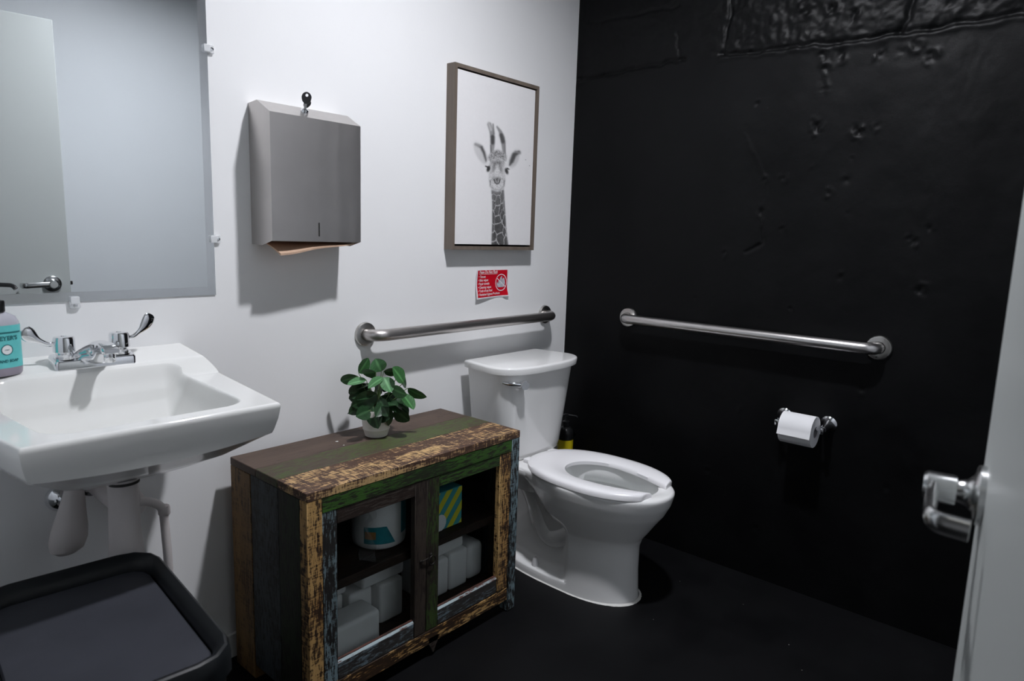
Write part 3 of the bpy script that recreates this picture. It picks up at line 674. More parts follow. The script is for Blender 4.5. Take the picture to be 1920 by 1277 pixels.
# overflow hole and drain
def snorm(x, v):
    e = .004; gx = (ztop(x+e, v)-ztop(x-e, v))/(2*e); gv = (ztop(x, v+e)-ztop(x, v-e))/(2*e)
    return Vector((-gx, gv, 1)).normalized()
ox, ov = .006, .163
on = snorm(ox, ov); op = Vector((SX+ox, -ov, ztop(ox, ov)))
mesh('overflow_hole', lathe([(.0118, -.004), (.0118, .0012), (.0102, .0012), (.0100, -.0005), (.0005, -.0008)], 28, frame_to(op, on, (1, 0, 0))), plain('overflow_shadow', (.16, .14, .125), .5), t)
mesh('drain', lathe([(.022, -.002), (.022, .002), (.016, .0025), (.014, -.001), (.001, -.001)], 28, Matrix.Translation((SX, -.27, ztop(0, .27)))), M['chrome'], t)

# ------------------------------------------------------------------ faucet
FX, FV = -1.856, .068
fz = ztop(FX-SX, FV)-.001
t = thing('faucet', 'chrome two handle faucet with wrist blade levers on the sink ledge', 'faucet', (FX, -FV, fz))
def zl(v): return lerp(.9165, .8925, min(1, v/.115))
base = []
for zz, gx, gy in ((-.001, .080, .027), (.015, .080, .027), (.019, .0775, .0245)):
    base.append([Vector((p.x, p.y, zl(-p.y)+zz)) for p in rrect(FX, -FV, gx, gy, .007, 0, 5)])
# waist between the two handle blocks
def waist(ring):
    o = []
    for p in ring:
        q = (p.x-FX)
        o.append(p)
    return o
mesh('base_plate', loft([waist(r) for r in base]), M['chrome'], t)
for sgn_, tip in ((-1, Vector((-1.982, -.072, .986))), (1, Vector((-1.728, -.058, .999)))):
    hx = FX+sgn_*.0545; hz = zl(FV)+.016
    o = mesh('handle', lathe([(.021, 0), (.021, .006), (.0165, .010), (.0165, .014), (.0215, .016), (.0205, .044), (.0185, .048), (.006, .0492), (.0055, .0475), (.0005, .0475)], 32, Matrix.Translation((hx, -FV, hz))), M['chrome'], t)
    p0 = Vector((hx+sgn_*.014, -FV, hz+.036)); dirv = tip-p0
    P = []; R = []; FLt = []
    for k in range(13):
        s = k/12
        q = p0+Vector((dirv.x*s**.92, dirv.y*s, 0)); q.z = p0.z-.004*math.sin(min(1, s*2.2)*math.pi)*(1-s)+dirv.z*s**2.3
        P.append(q); R.append(.0052+.0098*sm(.42, .88, s)*(1 if s < .97 else .8)); FLt.append(lerp(.8, .26, sm(.2, .7, s)))
    P.append(P[-1]+(P[-1]-P[-2])*.35); R.append(.0065); FLt.append(.3)
    mesh('lever', tube(P, R, 16, True, FLt, (0, 1, 0)), M['chrome'], o)
# spout: a solid body rising out of the plate and running forward over the basin
rings = []
for k in range(21):
    s_ = k/20; v = lerp(FV-.022, FV+.118, s_)
    tp = lerp(.014, .057, sm(.0, .52, s_))-.005*max(0, s_-.7)/.3; bt = lerp(.004, .034, sm(.46, .76, s_)); wv = lerp(.052, .0175, sm(0, .62, s_))
    if s_ > .96: tp -= .005; bt += .004; wv -= .003
    zc, hh = zl(FV)+(tp+bt)/2, (tp-bt)/2; rr2 = min(wv, hh)*.75
    rings.append([Vector((p.x, -v, p.y)) for p in rrect(FX, zc, wv, hh, rr2, 0, 5)])
mesh('spout', loft(rings), M['chrome'], t)
mesh('aerator', lathe([(.0105, 0), (.0112, -.004), (.0112, -.016), (.0095, -.019), (.0085, -.0185), (.0005, -.012)], 24, Matrix.Translation((FX, -(FV+.103), zl(FV)+.036))), M['chrome'], t)

# ------------------------------------------------------------------ soap bottle on the ledge
BX, BY = -2.0265, -.078; bz = .8995
t = thing('soap_bottle', 'clear pump soap bottle with teal label on the sink ledge', 'soap', (BX, BY, bz))
fdir = Vector((.30, -.95, 0)).normalized(); sdir = Vector((-fdir.y, fdir.x, 0))
def bpt(a, rx, ry, z, ex=2.6):
    c, s = math.cos(a), math.sin(a)
    x = math.copysign(abs(c)**(2/ex), c)*rx; y = math.copysign(abs(s)**(2/ex), s)*ry
    return Vector((BX, BY, bz+z))+sdir*x-fdir*y*-1*-1
prof_b = [(.033, .0), (.0365, .004), (.0375, .012), (.0375, .098), (.0365, .108), (.031, .119), (.020, .126), (.0135, .129), (.0135, .136)]
def bring(r, z, grow=0): return [bpt(2*math.pi*j/48, r+grow, (r+grow)*.66, z) for j in range(48)]
mesh('bottle', loft([bring(r, z) for r, z in prof_b]), M['soap_clear'], t)
mesh('liquid', loft([bring(r, z, .0003) for r, z in ((.033, .0), (.0365, .004), (.0375, .012), (.0375, .024))], True, False), M['soap_liquid'], t)
lab = mesh('label', loft([bring(.0375, z, .0005) for z in (.017, .060, .103)], False, False), M['label_teal'], t)
arc = [bpt(2*math.pi*j/720,   .0381, .0381*.66, 0) for j in range(720)]
acc = [0]
for j in range(1, 721): acc.append(acc[-1]+(arc[j % 720]-arc[j-1]).length)
front = 540          # the side of the label that faces fdir
def onlabel(VF, zc, sc=1.0):
    out = []
    for v in VF[0]:
        want = acc[front]+v[0]*sc; j = int(np.searchsorted(acc, want)) % 720
        p = arc[j]; out.append((p.x, p.y, bz+zc+v[1]*sc))
    return out, VF[1]
if (bpt(math.radians(270), 1, 1, 0)-Vector((BX, BY, bz))).dot(fdir) < 0: front = 180
tx = []
flip = 1 if (arc[(front+20) % 720]-arc[front]).dot(sdir) > 0 else -1
def lt(s, size, z, bold=.0): 
    v, f = text_mesh(s, size, 0, bold, 'CENTER'); return onlabel(([(p[0]*flip, p[1], 0) for p in v], f), z)
tx = [lt("MEYER'S", .0118, .0735, .0004), lt('HAND SOAP', .0072, .0290, .0003), lt('MINT', .0036, .0525)]
def strip(z0, z1, a0=-.030, a1=.030):
    xs = np.linspace(a0, a1, 30); return onlabel(([(x, z, 0) for z in (z0, z1) for x in xs], [[i, i+1, 31+i, 30+i] for i in range(29)]), 0)
tx.append(strip(.0870, .0900))
def push(VF, d_): return [tuple(Vector(v)+(Vector((v[0]-BX, v[1]-BY, 0)).normalized())*d_) for v in VF[0]], VF[1]
mesh('label_print', push(join(*tx), .0006), M['label_dark'], lab, smooth=False)
disc = onlabel(([(0, 0, 0)]+[(.0098*math.cos(2*math.pi*k/32), .0098*math.sin(2*math.pi*k/32), 0) for k in range(32)], [[0, 1+k, 1+(k+1) % 32] for k in range(32)]), .0540)
ringd = onlabel(([(r*math.cos(2*math.pi*k/32), r*math.sin(2*math.pi*k/32), 0) for r in (.0092, .0108) for k in range(32)], [[k, (k+1) % 32, 32+(k+1) % 32, 32+k] for k in range(32)]), .0540)
mesh('label_disc', push(disc, .0004), M['label_white'], lab, smooth=False)
mesh('label_ring', push(ringd, .0006), M['label_dark'], lab, smooth=False)
pm = mesh('pump', join(lathe([(.0148, .130), (.0150, .150), (.0135, .152), (.006, .153), (.0048, .156), (.0045, .176), (.010, .178), (.0105, .188), (.008, .190)], 28, Matrix.Translation((BX, BY, bz))),
     tube(fillet([(BX, BY, bz+.184), (BX+.026, BY-.022, bz+.183), (BX+.030, BY-.026, bz+.176)], .006, 5), .0044, 12)), M['black_plastic'], t)

# ------------------------------------------------------------------ pipe covers under the sink
t = thing('drain_pipe', 'white covered drain pipe and trap under the sink', 'pipe', (-1.872, -.24, .45))
mesh('tailpiece_nut', lathe([(.030, .0), (.034, -.006), (.034, -.022), (.030, -.030), (.020, -.032)], 32, Matrix.Translation((-1.870, -.25, .712))), M['cover'], t)
mesh('gasket', lathe([(.0305, .0), (.0305, -.006)], 32, Matrix.Translation((-1.870, -.25, .682))), M['rubber'], t)
mesh('trap_cover', join(lathe([(.0285, 0), (.029, -.06), (.032, -.14), (.038, -.20), (.040, -.245), (.030, -.270), (.010, -.275)], 32, Matrix.Translation((-1.872, -.25, .680))),
     tube(fillet([(-1.868, -.25, .612), (-1.860, -.12, .607), (-1.856, -.002, .603)], .03, 6), .019, 24)), M['cover'], t)
mesh('wall_flange', lathe([(.032, 0), (.030, .006), (.022, .010)], 32, frame_to((-1.856, -.001, .603), (0, -1, 0)), True, True), M['chrome'], t)
t = thing('supply_valve_cover', 'pear shaped white valve cover hanging on the wall left of the drain pipe', 'pipe', (-1.93, -.08, .48))
lr = Matrix.Translation((-1.928, -.085, 0)) @ Matrix(((1, 0, .16, -.088), (0, .7, 0, 0), (0, 0, 1, 0), (0, 0, 0, 1)))
mesh('valve_cover', lathe([(.016, .70), (.0175, .66), (.020, .625), (.028, .58), (.036, .54), (.038, .515), (.033, .494), (.018, .484), (.003, .482)], 32, lr), M['cover'], t)
mesh('escutcheon', lathe([(.032, 0), (.031, .008), (.022, .018), (.012, .022), (.011, .05)], 32, frame_to((-1.921, -.001, .586), (0, -1, 0))), M['chrome'], t)
t = thing('supply_pipe', 'white covered supply pipe bending down beside the drain pipe under the sink', 'pipe', (-1.74, -.03, .33))
mesh('riser', tube([(-1.800, -.075, .72), (-1.797, -.07, .62), (-1.79, -.065, .555)], [.014, .015, .018], 20), M['cover'], t)
mesh('elbow_pipe', tube(fillet([(-1.795, -.066, .556), (-1.755, -.064, .548), (-1.722, -.060, .522), (-1.716, -.058, .40), (-1.712, -.05, .30), (-1.712, -.012, .24)], .02, 6), .0105, 18), M['cover'], t)
mesh('elbow_nut', lathe([(.012, -.012), (.0145, -.008), (.0145, .008), (.012, .012)], 10, Matrix.Translation((-1.7195, -.059, .512))), M['cover'], t)
mesh('valve_cover', lathe([(.040, 0), (.036, .02), (.026, .05), (.016, .064), (.004, .067)], 28, frame_to((-1.785, -.001, .535), (.1, -1, .1))), M['cover'], t)

# ------------------------------------------------------------------ trash bin
BR = math.radians(-5.5); bcx, bcy, btz = -2.021, -.535, .550
t = thing('trash_bin', 'black plastic trash bin with a flat grey inset lid below the sink', 'trash bin', (bcx, bcy, 0))
def bc(hx, hy, r, z): return rrect(bcx, bcy, hx, hy, r, z, 3, BR)
mesh('bin_body', loft([bc(.125, .205, .05, .0), bc(.128, .208, .055, .004), bc(.150, .232, .06, 0.5030), bc(.146, .228, .06, 0.5080)]), M['black_plastic'], t)
mesh('rim', loft([bc(.152, .236, .062, 0.4980), bc(.1565, .2405, .064, 0.5040), bc(.1565, .2405, .064, 0.5380), bc(.152, .236, .062, 0.5480), bc(.148, .232, .060, 0.5500), bc(.140, .214, .046, 0.5420), bc(.133, .205, .040, 0.5260), bc(.133, .205, .040, 0.4960), bc(.152, .236, .062, 0.4980)], False, False), M['bin_rim'], t)
mesh('lid', loft([bc(.1295, .2015, .036, 0.5100), bc(.1305, .2025, .037, 0.5190), bc(.1275, .1995, .036, 0.5225), bc(.04, .08, .03, 0.5210)], True, True), M['bin_lid'], t)

# ------------------------------------------------------------------ toilet
TX = -.462
def sup(c, e): return math.copysign(abs(c)**e, c)
def egg(z, vb, vf, vm, hwid, nf=2.0, nb=2.6, n=144, mod=None):
    out = []
    for j in range(n):
        a = 2*math.pi*j/n; c, s = math.cos(a), math.sin(a)
        nn = nf if c >= 0 else nb
        u = hwid*sup(s, 2/nn); v = vm+(vf-vm)*sup(c, 2/nn) if c >= 0 else vm+(vm-vb)*sup(c, 2/nn)
        if mod: u, v = mod(u, v, z)
        out.append(Vector((TX+u, -v, z)))
    return out
t = thing('toilet', 'white porcelain toilet with an elongated bowl and open front seat', 'toilet', (TX, -.4, 0))
def it(z, xs, ys): return float(np.interp(z, xs, ys))
ZS = [0, .03, .10, .185, .218, .246, .28, .317, .355, .38, .396]
VFt = [.682, .678, .674, .674, .686, .706, .729, .756, .775, .782, .784]
HWt = [.122, .120, .117, .117, .122, .134, .150, .166, .178, .182, .183]
VBt = [.14, .14, .14, .14, .14, .13, .11, .08, .06, .06, .06]
def recess(u, v, z):
    # the sides behind the pedestal are hollowed, above a foot flange and under the bowl
    cut = sm(.466, .438, v); lo_ = sm(.030, .046, z)
    zhi = lerp(.350, .205, sm(.24, .46, v)); hi_ = 1-sm(zhi-.015, zhi+.040, z)
    k = 1-.52*cut*lo_*hi_
    back = sm(.50, .30, v)*sm(.20, .34, z)
    return u*k*lerp(1, .78, back), v
rings = []
zz_ = sorted(set([0, .012, .026, .032, .037, .042, .048]+list(np.linspace(.06, .19, 8))+list(np.linspace(.20, .388, 30))))
for z in zz_:
    rings.append(egg(z, it(z, ZS, VBt), it(z, ZS, VFt), .47, it(z, ZS, HWt), 2.15, 3.2, mod=recess))
top = lambda z, sc: egg(z, .06+sc, .784-sc, .47, .183-sc, 2.15, 3.2, mod=recess)
rings += [top(.394, .001), top(.399, .005), top(.401, .012)]
inn = lambda z, vb, vf, h_: egg(z, vb, vf, .57, h_, 2.1, 2.1)
rings += [inn(.401, .335, .742, .128), inn(.396, .35, .728, .116), inn(.370, .355, .724, .113), inn(.337, .352, .728, .116), inn(.333, .342, .736, .124), inn(.285, .36, .706, .108), inn(.225, .41, .65, .08), inn(.19, .45, .61, .05)]
bowl = mesh('bowl', loft(rings), M['porcelain'], t, ang=60)
mesh('water', ([v for v in inn(.230, .408, .652, .081)], [list(range(144))]), thin_glass('bowl_water', (.8, .84, .85), .2), t)
# trapway bulges showing in the hollow of each side
for s in (-1, 1):
    P = fillet([Vector((TX+s*.034, -v, z)) for v, z in [(.46, .20), (.40, .150), (.345, .125), (.30, .165), (.27, .24), (.235, .30), (.19, .33)]], .04, 5)
    mesh('trapway', tube(P, .037, 20), M['porcelain'], bowl)
    mesh('bolt_cap', lathe([(.0135, .030), (.0125, .040), (.0095, .056), (.006, .060), (.001, .061)], 20, Matrix.Translation((TX+s*.094, -.320, .004))), M['seat'], t)
# deck carrying the tank
def drr(z, hwb, hwm, vb, vf, n=2.8, m=40):
    out = []
    for k in range(m+1):
        a = -math.pi/2+math.pi*k/m; s, c = math.sin(a), math.cos(a)
        u = hwm*sup(s, 2/n); v = vb+.13+(vf-vb-.13)*sup(c, 2/n)
        out.append(Vector((TX+.012+u, -v, z)))
    for k in range(1, 6): out.append(Vector((TX+.012+lerp(hwm, hwb, k/6)+.0, -(vb+.13-.13*k/6), z)))
    out.append(Vector((TX+.012+hwb, -vb, z))); out.append(Vector((TX+.012, -vb, z))); out.append(Vector((TX+.012-hwb, -vb, z)))
    for k in range(5, 0, -1): out.append(Vector((TX+.012-lerp(hwm, hwb, k/6), -(vb+.13-.13*k/6), z)))
    return out
mesh('tank_deck', loft([[Vector((p.x, p.y, z)) for p in rrect(TX, -.18, hx, .14+dv, .05, 0, 6)] for z, hx, dv in ((.29, .075, -.02), (.335, .105, -.005), (.362, .135, .01), (.384, .142, .012), (.393, .140, .010), (.396, .132, .003))]), M['porcelain'], bowl)
tank = mesh('tank', loft([drr(.398, .140, .148, .045, .222), drr(.408, .152, .160, .043, .232)]+[drr(z, lerp(.155, .192, (z-.415)/.32), lerp(.165, .207, (z-.415)/.32), .042, lerp(.236, .268, (z-.415)/.32)) for z in np.linspace(.43, .735, 8)]), M['porcelain'], t, ang=50)
LZ = .732
mesh('tank_lid', loft([drr(LZ, .194, .215, .036, .278), drr(LZ+.003, .200, .224, .032, .287), drr(LZ+.022, .202, .227, .031, .290), drr(LZ+.0262, .2005, .225, .0325, .288), drr(LZ+.0285, .197, .220, .036, .284), drr(LZ+.0292, .190, .212, .042, .275)]), M['porcelain'], t, ang=60)
# flush lever
lp = Vector((TX+.012-.139, -.255, .700)); ln = Vector((-.42, -.9, 0)).normalized()
fl = mesh('flush_lever', join(lathe([(.011, -.004), (.011, .010), (.0145, .012), (.0165, .016), (.0165, .028), (.0150, .031), (.001, .031)], 28, frame_to(lp, ln)),
     tube([lp+ln*.018, lp+ln*.017+Vector((-.022, .012, .0025)), lp+ln*.012+Vector((-.048, .030, .005)), lp+ln*.006+Vector((-.058, .042, .006))], [.0095, .0092, .0075, .0045], 14)), M['chrome'], t)
# seat: open front ring
def seat():
    n = 110; R_ = []
    prof_s = [(0, -.011), (0, .003), (.10, .0095), (.3, .0115), (.55, .0110), (.85, .0075), (1, .001), (1, -.011)]
    a0 = .50
    for k in range(n+1):
        q = 2*k/n-1                                  # -1 .. 1 round the ring, 0 at the hinge
        a = math.pi+q*(math.pi-a0); c, s = math.cos(a), math.sin(a)
        uo = .181*sup(s, 2/2.15); vo = .515+(.256 if c > 0 else .277)*sup(c, 2/(2.2 if c > 0 else 2.4))
        f_ = abs(q)                                  # inner edge: half round at the back, then straight narrowing sides
        if f_ < .42:
            b_ = math.pi/2*f_/.42; ui, vi = .103*math.sin(b_)**.95, .520-.135*math.cos(b_)
        else:
            w_ = (f_-.42)/.58; vi = lerp(.520, .748, w_); ui = .103-.060*w_**1.7
        ui *= (1 if s >= 0 else -1)
        e = min(1, min(k, n-k)/4.0); th = .6+.4*math.sqrt(e)
        row = []
        for f, h_ in prof_s:
            if k in (0, n): f = .10+.80*f
            row.append(Vector((TX+lerp(uo, ui, f), -(lerp(vo, vi, f)-(0.004 if k in (0, n) else 0)), .411+(h_ if h_ < 0 else h_*th))))
        R_.append(row)
    return loft(R_)
mesh('seat', seat(), M['seat'], t, ang=60)
for s in (-1, 1):
    mesh('seat_hinge', join(box(TX+s*.07-.018, TX+s*.07+.018, -.275, -.238, .396, .416, .006, 3)), M['seat'], t)
# ragged caulk line round the foot
rg_o, rg_i = [], []
random.seed(3)
for p, q in zip(egg(0, .136, .692, .47, .1255, 2.15, 3.2, 144), egg(0, .14, .684, .47, .118, 2.15, 3.2, 144)):
    k = .3+.9*random.random(); dirn = (p-q); rg_o.append(Vector((q.x+dirn.x*(.9+k*.25), q.y+dirn.y*(.9+k*.25), .0008))); rg_i.append(Vector((q.x, q.y, .006)))
mesh('caulk_line', loft([rg_o, rg_i], False, False), M['caulk'], t)

# black and yellow pump bottle on the deck right of the tank
qx, qy, qz = -.072, -.078, 0
t = thing('cleaner_bottle', 'black pump bottle with yellow label standing in the corner behind the toilet seat', 'bottle', (qx, qy, .0))
qm = Matrix.Translation((qx, qy, 0))
mesh('bottle', lathe([(.028, .0), (.033, .004), (.033, .375), (.031, .392), (.020, .404), (.014, .407), (.014, .418)], 28, qm), M['black_plastic'], t)
mesh('label', lathe([(.0334, .12), (.0334, .352)], 28, qm, False, False), M['label_yellow'], t)
mesh('pump', join(lathe([(.0155, .412), (.0155, .430), (.005, .433), (.0045, .452), (.010, .454), (.010, .462), (.004, .464)], 20, qm), tube([(qx-.030, qy+.022, .459), (qx, qy, .4585), (qx+.022, qy-.036, .455), (qx+.024, qy-.040, .450)], [.0042, .0048, .0042, .0035], 10)), M['black_plastic'], t)

# ------------------------------------------------------------------ toilet paper on the black wall
hx_, hz_ = -.072, .6135
ya, yb = -.985, -1.090
t = thing('toilet_paper_holder', 'chrome two post toilet paper holder on the black wall', 'holder', (0, (ya+yb)/2, hz_))
for y, s in ((ya+.020, 1), (yb-.020, -1)):
    p = mesh('post', join(lathe([(.026, .001), (.0265, .005), (.023, .009), (.017, .016), (.0115, .040), (.0100, .064)], 28, frame_to((-.003, y, hz_+.012), (-1, 0, -.16))),
         box(hx_-.012, hx_+.010, y-.007, y+.007, hz_-.011, hz_+.011, .003, 2)), M['chrome'], t)
mesh('spindle', tube([(hx_, ya+.016, hz_), (hx_, yb-.016, hz_)], .0062, 16), M['chrome'], t)
t = thing('toilet_paper_roll', 'white toilet paper roll hanging on the chrome holder', 'toilet paper', (hx_, (ya+yb)/2, hz_-.012))
rc = Vector((hx_-.002, 0, hz_-.010)); RR, ri = .052, .019
rings = []
for r, y in ((ri, ya), (RR-.001, ya), (RR, ya-.001), (RR, yb+.001), (RR-.001, yb), (ri, yb)):
    rings.append([Vector((rc.x+r*math.cos(2*math.pi*j/48), y, rc.z+r*math.sin(2*math.pi*j/48))) for j in range(48)])
mesh('roll', loft(rings+[rings[0]], False, False), M['paper'], t)
mesh('core', loft([[Vector((rc.x+r*math.cos(2*math.pi*j/32), y, rc.z+r*math.sin(2*math.pi*j/32))) for j in range(32)] for r, y in ((ri, ya+.0003), (ri, yb-.0003), (ri-.0015, yb-.0003), (ri-.0015, ya+.0003), (ri, ya+.0003))], False, False), plain('roll_core', (.30, .29, .30), .8, nvar=.05), t)
def tail(u, v, o=0):
    # follows the roll over the top and hangs straight off its front
    L_ = .098*v; a0 = math.radians(90); R1 = RR+.0006+o; arcl = R1*math.radians(85)
    if L_ < arcl:
        a = a0+L_/R1; x, z = rc.x+R1*math.cos(a), rc.z+R1*math.sin(a)
    else:
        a = a0+math.radians(85); e = L_-arcl; x = rc.x+R1*math.cos(a)-e*math.sin(a)*0-.30*e; z = rc.z+R1*math.sin(a)-e*.95
    return (x, lerp(ya, yb, u), z)
Tm = gridmesh(lambda u, v: tail(u, v), 8, 22); Tm2 = gridmesh(lambda u, v: tail(u, v, .0006), 8, 22)
mesh('loose_sheet', join(Tm, Tm2), M['paper'], t)

# ------------------------------------------------------------------ cabinet of painted planks
cx0, cx1, cy0, cy1, cz = -1.541, -.779, -.045, -.415, .605
t = thing('wooden_cabinet', 'low cabinet of worn multicoloured planks with two glass doors', 'cabinet', ((cx0+cx1)/2, (cy0+cy1)/2, 0))
P = lambda nm, m, *a: mesh(nm, box(*a), M[m], t)
tt_ = .022
P('top_plank', 'w_top_brown', cx0, cx1, cy0, -.178, cz-tt_, cz-.0005, .0015)
P('top_plank', 'w_top_green', cx0, cx1, -.1788, -.283, cz-tt_, cz, .0015)
P('top_plank', 'w_top_yellow', cx0, cx1, -.2838, cy1, cz-tt_, cz+.0003, .0015)
# left side planks and corner posts
P('side_plank', 'w_side_yellow', cx0, cx0+.03, cy0, -.149, .004, cz-tt_-.0003, .0015)
P('side_plank', 'w_side_blue', cx0+.001, cx0+.022, -.150, -.284, .045, cz-tt_-.0003, .0012)
P('side_plank', 'w_side_green', cx0+.0005, cx0+.022, -.285, -.380, .050, cz-tt_-.0003, .0012)
P('front_post', 'w_yellow_z', cx0+.0003, cx0+.041, -.381, cy1+.0005, .003, cz-tt_-.0003, .0015)
P('side_plank', 'w_side_yellow', cx1-.03, cx1, cy0, -.149, .004, cz-tt_-.0003, .0015)
P('side_plank', 'w_side_green', cx1-.022, cx1-.001, -.150, -.284, .045, cz-tt_-.0003, .0012)
P('side_plank', 'w_side_blue', cx1-.022, cx1-.0005, -.285, -.380, .050, cz-tt_-.0003, .0012)
P('front_post', 'w_blue_z', cx1-.036, cx1-.0003, -.381, cy1+.0005, .003, cz+.0-tt_-.0003, .0015)
P('back_panel', 'w_inner', cx0+.023, cx1-.023, cy0-.002, cy0-.012, .06, cz-tt_-.0005, .0005)
fx0, fx1 = cx0+.0415, cx1-.0365
P('front_rail', 'w_rail_green', fx0, fx1, -.392, cy1+.001, .5445, cz-tt_-.0003, .0015)
P('front_rail', 'w_yellow_x', fx0, fx1, -.392, cy1+.002, .042, .086, .002)
P('bottom_board', 'w_inner', fx0, fx1, cy0-.013, -.391, .086, .100, .001)
P('shelf_board', 'w_inner', cx0+.023, cx1-.023, cy0-.013, -.374, .306, .332, .0015)
mesh('splinter', loft([[Vector((x, y, z)) for x, y in ((-1.135-w_, -.413), (-1.135+w_, -.413), (-1.135+w_, -.407), (-1.135-w_, -.407))] for z, w_ in ((.060, .020), (.040, .016), (.026, .008), (.012, .002))]), M['w_brown_x'], t)
def door(x0, x1, z0, z1, ml, mr, mt, mb, sl_, sr_, st, sb, label):
    """stiles left and right, rails top and bottom, a pane behind pale beads"""
    yo, yi = cy1+.0025, -.394
    dr = mesh('cabinet_door', box(x0, x0+sl_, yi, yo, z0, z1, .0015), M[ml], t); dr['label'] = label
    mesh('stile', box(x1-sr_, x1, yi, yo, z0, z1, .0015), M[mr], dr)
    mesh('top_rail', box(x0+sl_+.0004, x1-sr_-.0004, yi, yo+.0005, z1-st, z1, .0015), M[mt], dr)
    mesh('bottom_rail', box(x0+sl_+.0004, x1-sr_-.0004, yi, yo+.0005, z0, z0+sb, .0015), M[mb], dr)
    a, b, c, e = x0+sl_, x1-sr_, z0+sb, z1-st
    yi_, ym = -.4005, cy1+.0085
    mesh('inner_ledge', box(a, b, ym+.0004, yi_+.001, c-.004, c+.0085, .0008), M['w_red_x'], dr)
    mesh('bead', ([(a, yo+.001, c+.0005), (b, yo+.001, c+.0005), (b, ym, c+.006), (a, ym, c+.006), (a, ym, c-.004), (b, ym, c-.004)], [[0, 1, 2, 3], [3, 2, 5, 4], [0, 4, 5, 1], [0, 3, 4], [1, 5, 2]]), M['w_pale_x'], dr, smooth=False)
    mesh('glass_pane', box(a-.004, b+.004, yi+.002, yi-.000, c-.004, e+.004, 0), M['glass'], dr, smooth=False)
    return dr
door(fx0+.0015, -1.166, .088, .5435, 'w_blue_z', 'w_brown_z', 'w_brown_x', 'w_blue_x', .040, .043, .038, .044, 'left glazed door with a worn blue stile')
rd = door(-1.1655, fx1-.0015, .088, .5435, 'w_green_z', 'w_yellow_z', 'w_rail_green', 'w_blue_x', .046, .050, .034, .046, 'right glazed door with a green top rail')
rgp = [Vector((-1.150+.012*math.sin(a), cy1-.004, .316-.013+.013*math.cos(a))) for a in [2*math.pi*k/24 for k in range(25)]]
mesh('ring_pull', join(tube(rgp, .0016, 8), lathe([(.006, 0), (.006, .003), (.003, .006)], 14, frame_to((-1.150, cy1+.003, .318), (0, -1, 0)))), M['iron'], rd)
mesh('hook_latch', join(tube([(-1.186, cy1+.0, .309), (-1.176, cy1-.003, .312), (-1.163, cy1-.003, .313)], .0018, 8), lathe([(.005, 0), (.004, .004)], 12, frame_to((-1.187, cy1+.002, .309), (0, -1, 0)))), M['iron'], t)

# ------------------------------------------------------------------ things in the cabinet
def pack_mesh(w_, d_, h_, r=.010): return box(-w_/2, w_/2, -d_/2, d_/2, 0, h_, r, 4)
pk = {}
def pack(label, x, y, z, w_, d_, h_, tilt=0, yawv=0, r=.009, roll=0):
    o = mesh('tissue_pack', pack_mesh(w_, d_, h_, r), M['tissue_pack'], None, (0, 0, 0), ang=70)
    o.location = (x, y, z); o.rotation_euler = (roll, tilt, yawv); return tag(o, label, 'paper towel', 'white paper packs in the cabinet')
zb = .1005
pack('white paper pack lying at the front left behind the left glass door', -1.395, -.332, zb, .200, .085, .098, r=.012)
pack('upright white paper pack behind the lying pack in the left cabinet door', -1.290, -.225, zb, .078, .11, .112)
pack('upright white paper pack seen at the right edge of the left cabinet door', -1.205, -.245, zb, .084, .13, .120)
pack('flat white paper pack on top of the upright packs at right of left cabinet door', -1.225, -.235, zb+.121, .150, .13, .045, r=.012)
pack('flat white paper pack just under the shelf at far left of left cabinet door', -1.400, -.200, zb+.1135, .150, .13, .050, r=.012)
pack('upright white paper pack in back left corner under the flat pack', -1.385, -.200, zb, .100, .12, .112)
pack('upright white paper pack leftmost of three standing behind the right cabinet door', -1.035, -.258, zb, .096, .12, .118)
pack('upright white paper pack middle of three standing behind the right cabinet door', -.9435, -.258, zb, .078, .12, .124)
pack('slanted white paper pack lying on top of the upright packs behind the right cabinet door', -.985, -.250, zb+.1265, .140, .12, .040, r=.010, tilt=-.035)
pack('rounded upright white paper pack, rightmost behind the right cabinet door', -.864, -.262, zb, .072, .11, .122, r=.020)

# wrapped roll on the shelf behind the left pane
rx_, ry_, rz_ = -1.215, -.262, .3325
t = thing('wrapped_towel_roll', 'white paper roll in clear wrap with teal print on the cabinet shelf', 'paper towel', (rx_, ry_, rz_))
def rl(r, z, e=1.0): return [Vector((rx_+r*math.cos(2*math.pi*j/40), ry_+e*r*math.sin(2*math.pi*j/40), rz_+z)) for j in range(40)]
mesh('roll', loft([rl(.066, .002), rl(.0745, .008), rl(.076, .02), rl(.076, .205), rl(.068, .212)]), M['tissue_pack'], t, ang=60)
def cylpatch(a0, a1, zlo, zhi, r, mat, nm, n_=14):
    pts = []
    for k in range(n_+1):
        a = math.radians(lerp(a0, a1, k/n_)); pts.append((a, zlo(k/n_), zhi(k/n_)))
    V_ = [(rx_+r*math.cos(a), ry_+r*math.sin(a), rz_+z) for a, l, h in pts for z in (l, h)]
    mesh(nm, (V_, [[2*k, 2*k+2, 2*k+3, 2*k+1] for k in range(n_)]), mat, t)
cylpatch(200, 268, lambda s: .022, lambda s: lerp(.070, .075, s) if s < .7 else lerp(.075, .022, (s-.7)/.3), .0766, M['print_teal'], 'teal_print')
cylpatch(202, 226, lambda s: .036, lambda s: .058, .0770, M['print_orange'], 'orange_print')
cylpatch(285, 345, lambda s: .040, lambda s: .205, .0766, M['print_teal'], 'teal_side_print')
t2 = thing('plastic_wrap', 'crumpled clear plastic wrap hanging beside the wrapped roll on the shelf', 'plastic wrap', (-1.325, -.33, .333))
def bag(u, v):
    x = -1.338+.038*u+.010*math.sin(v*9)*(1-v); y = -.345+.02*math.sin(u*7+v*3)+.012*math.sin(v*13); return (x+.012*(1-v)*u, y, .3335+.150*v)
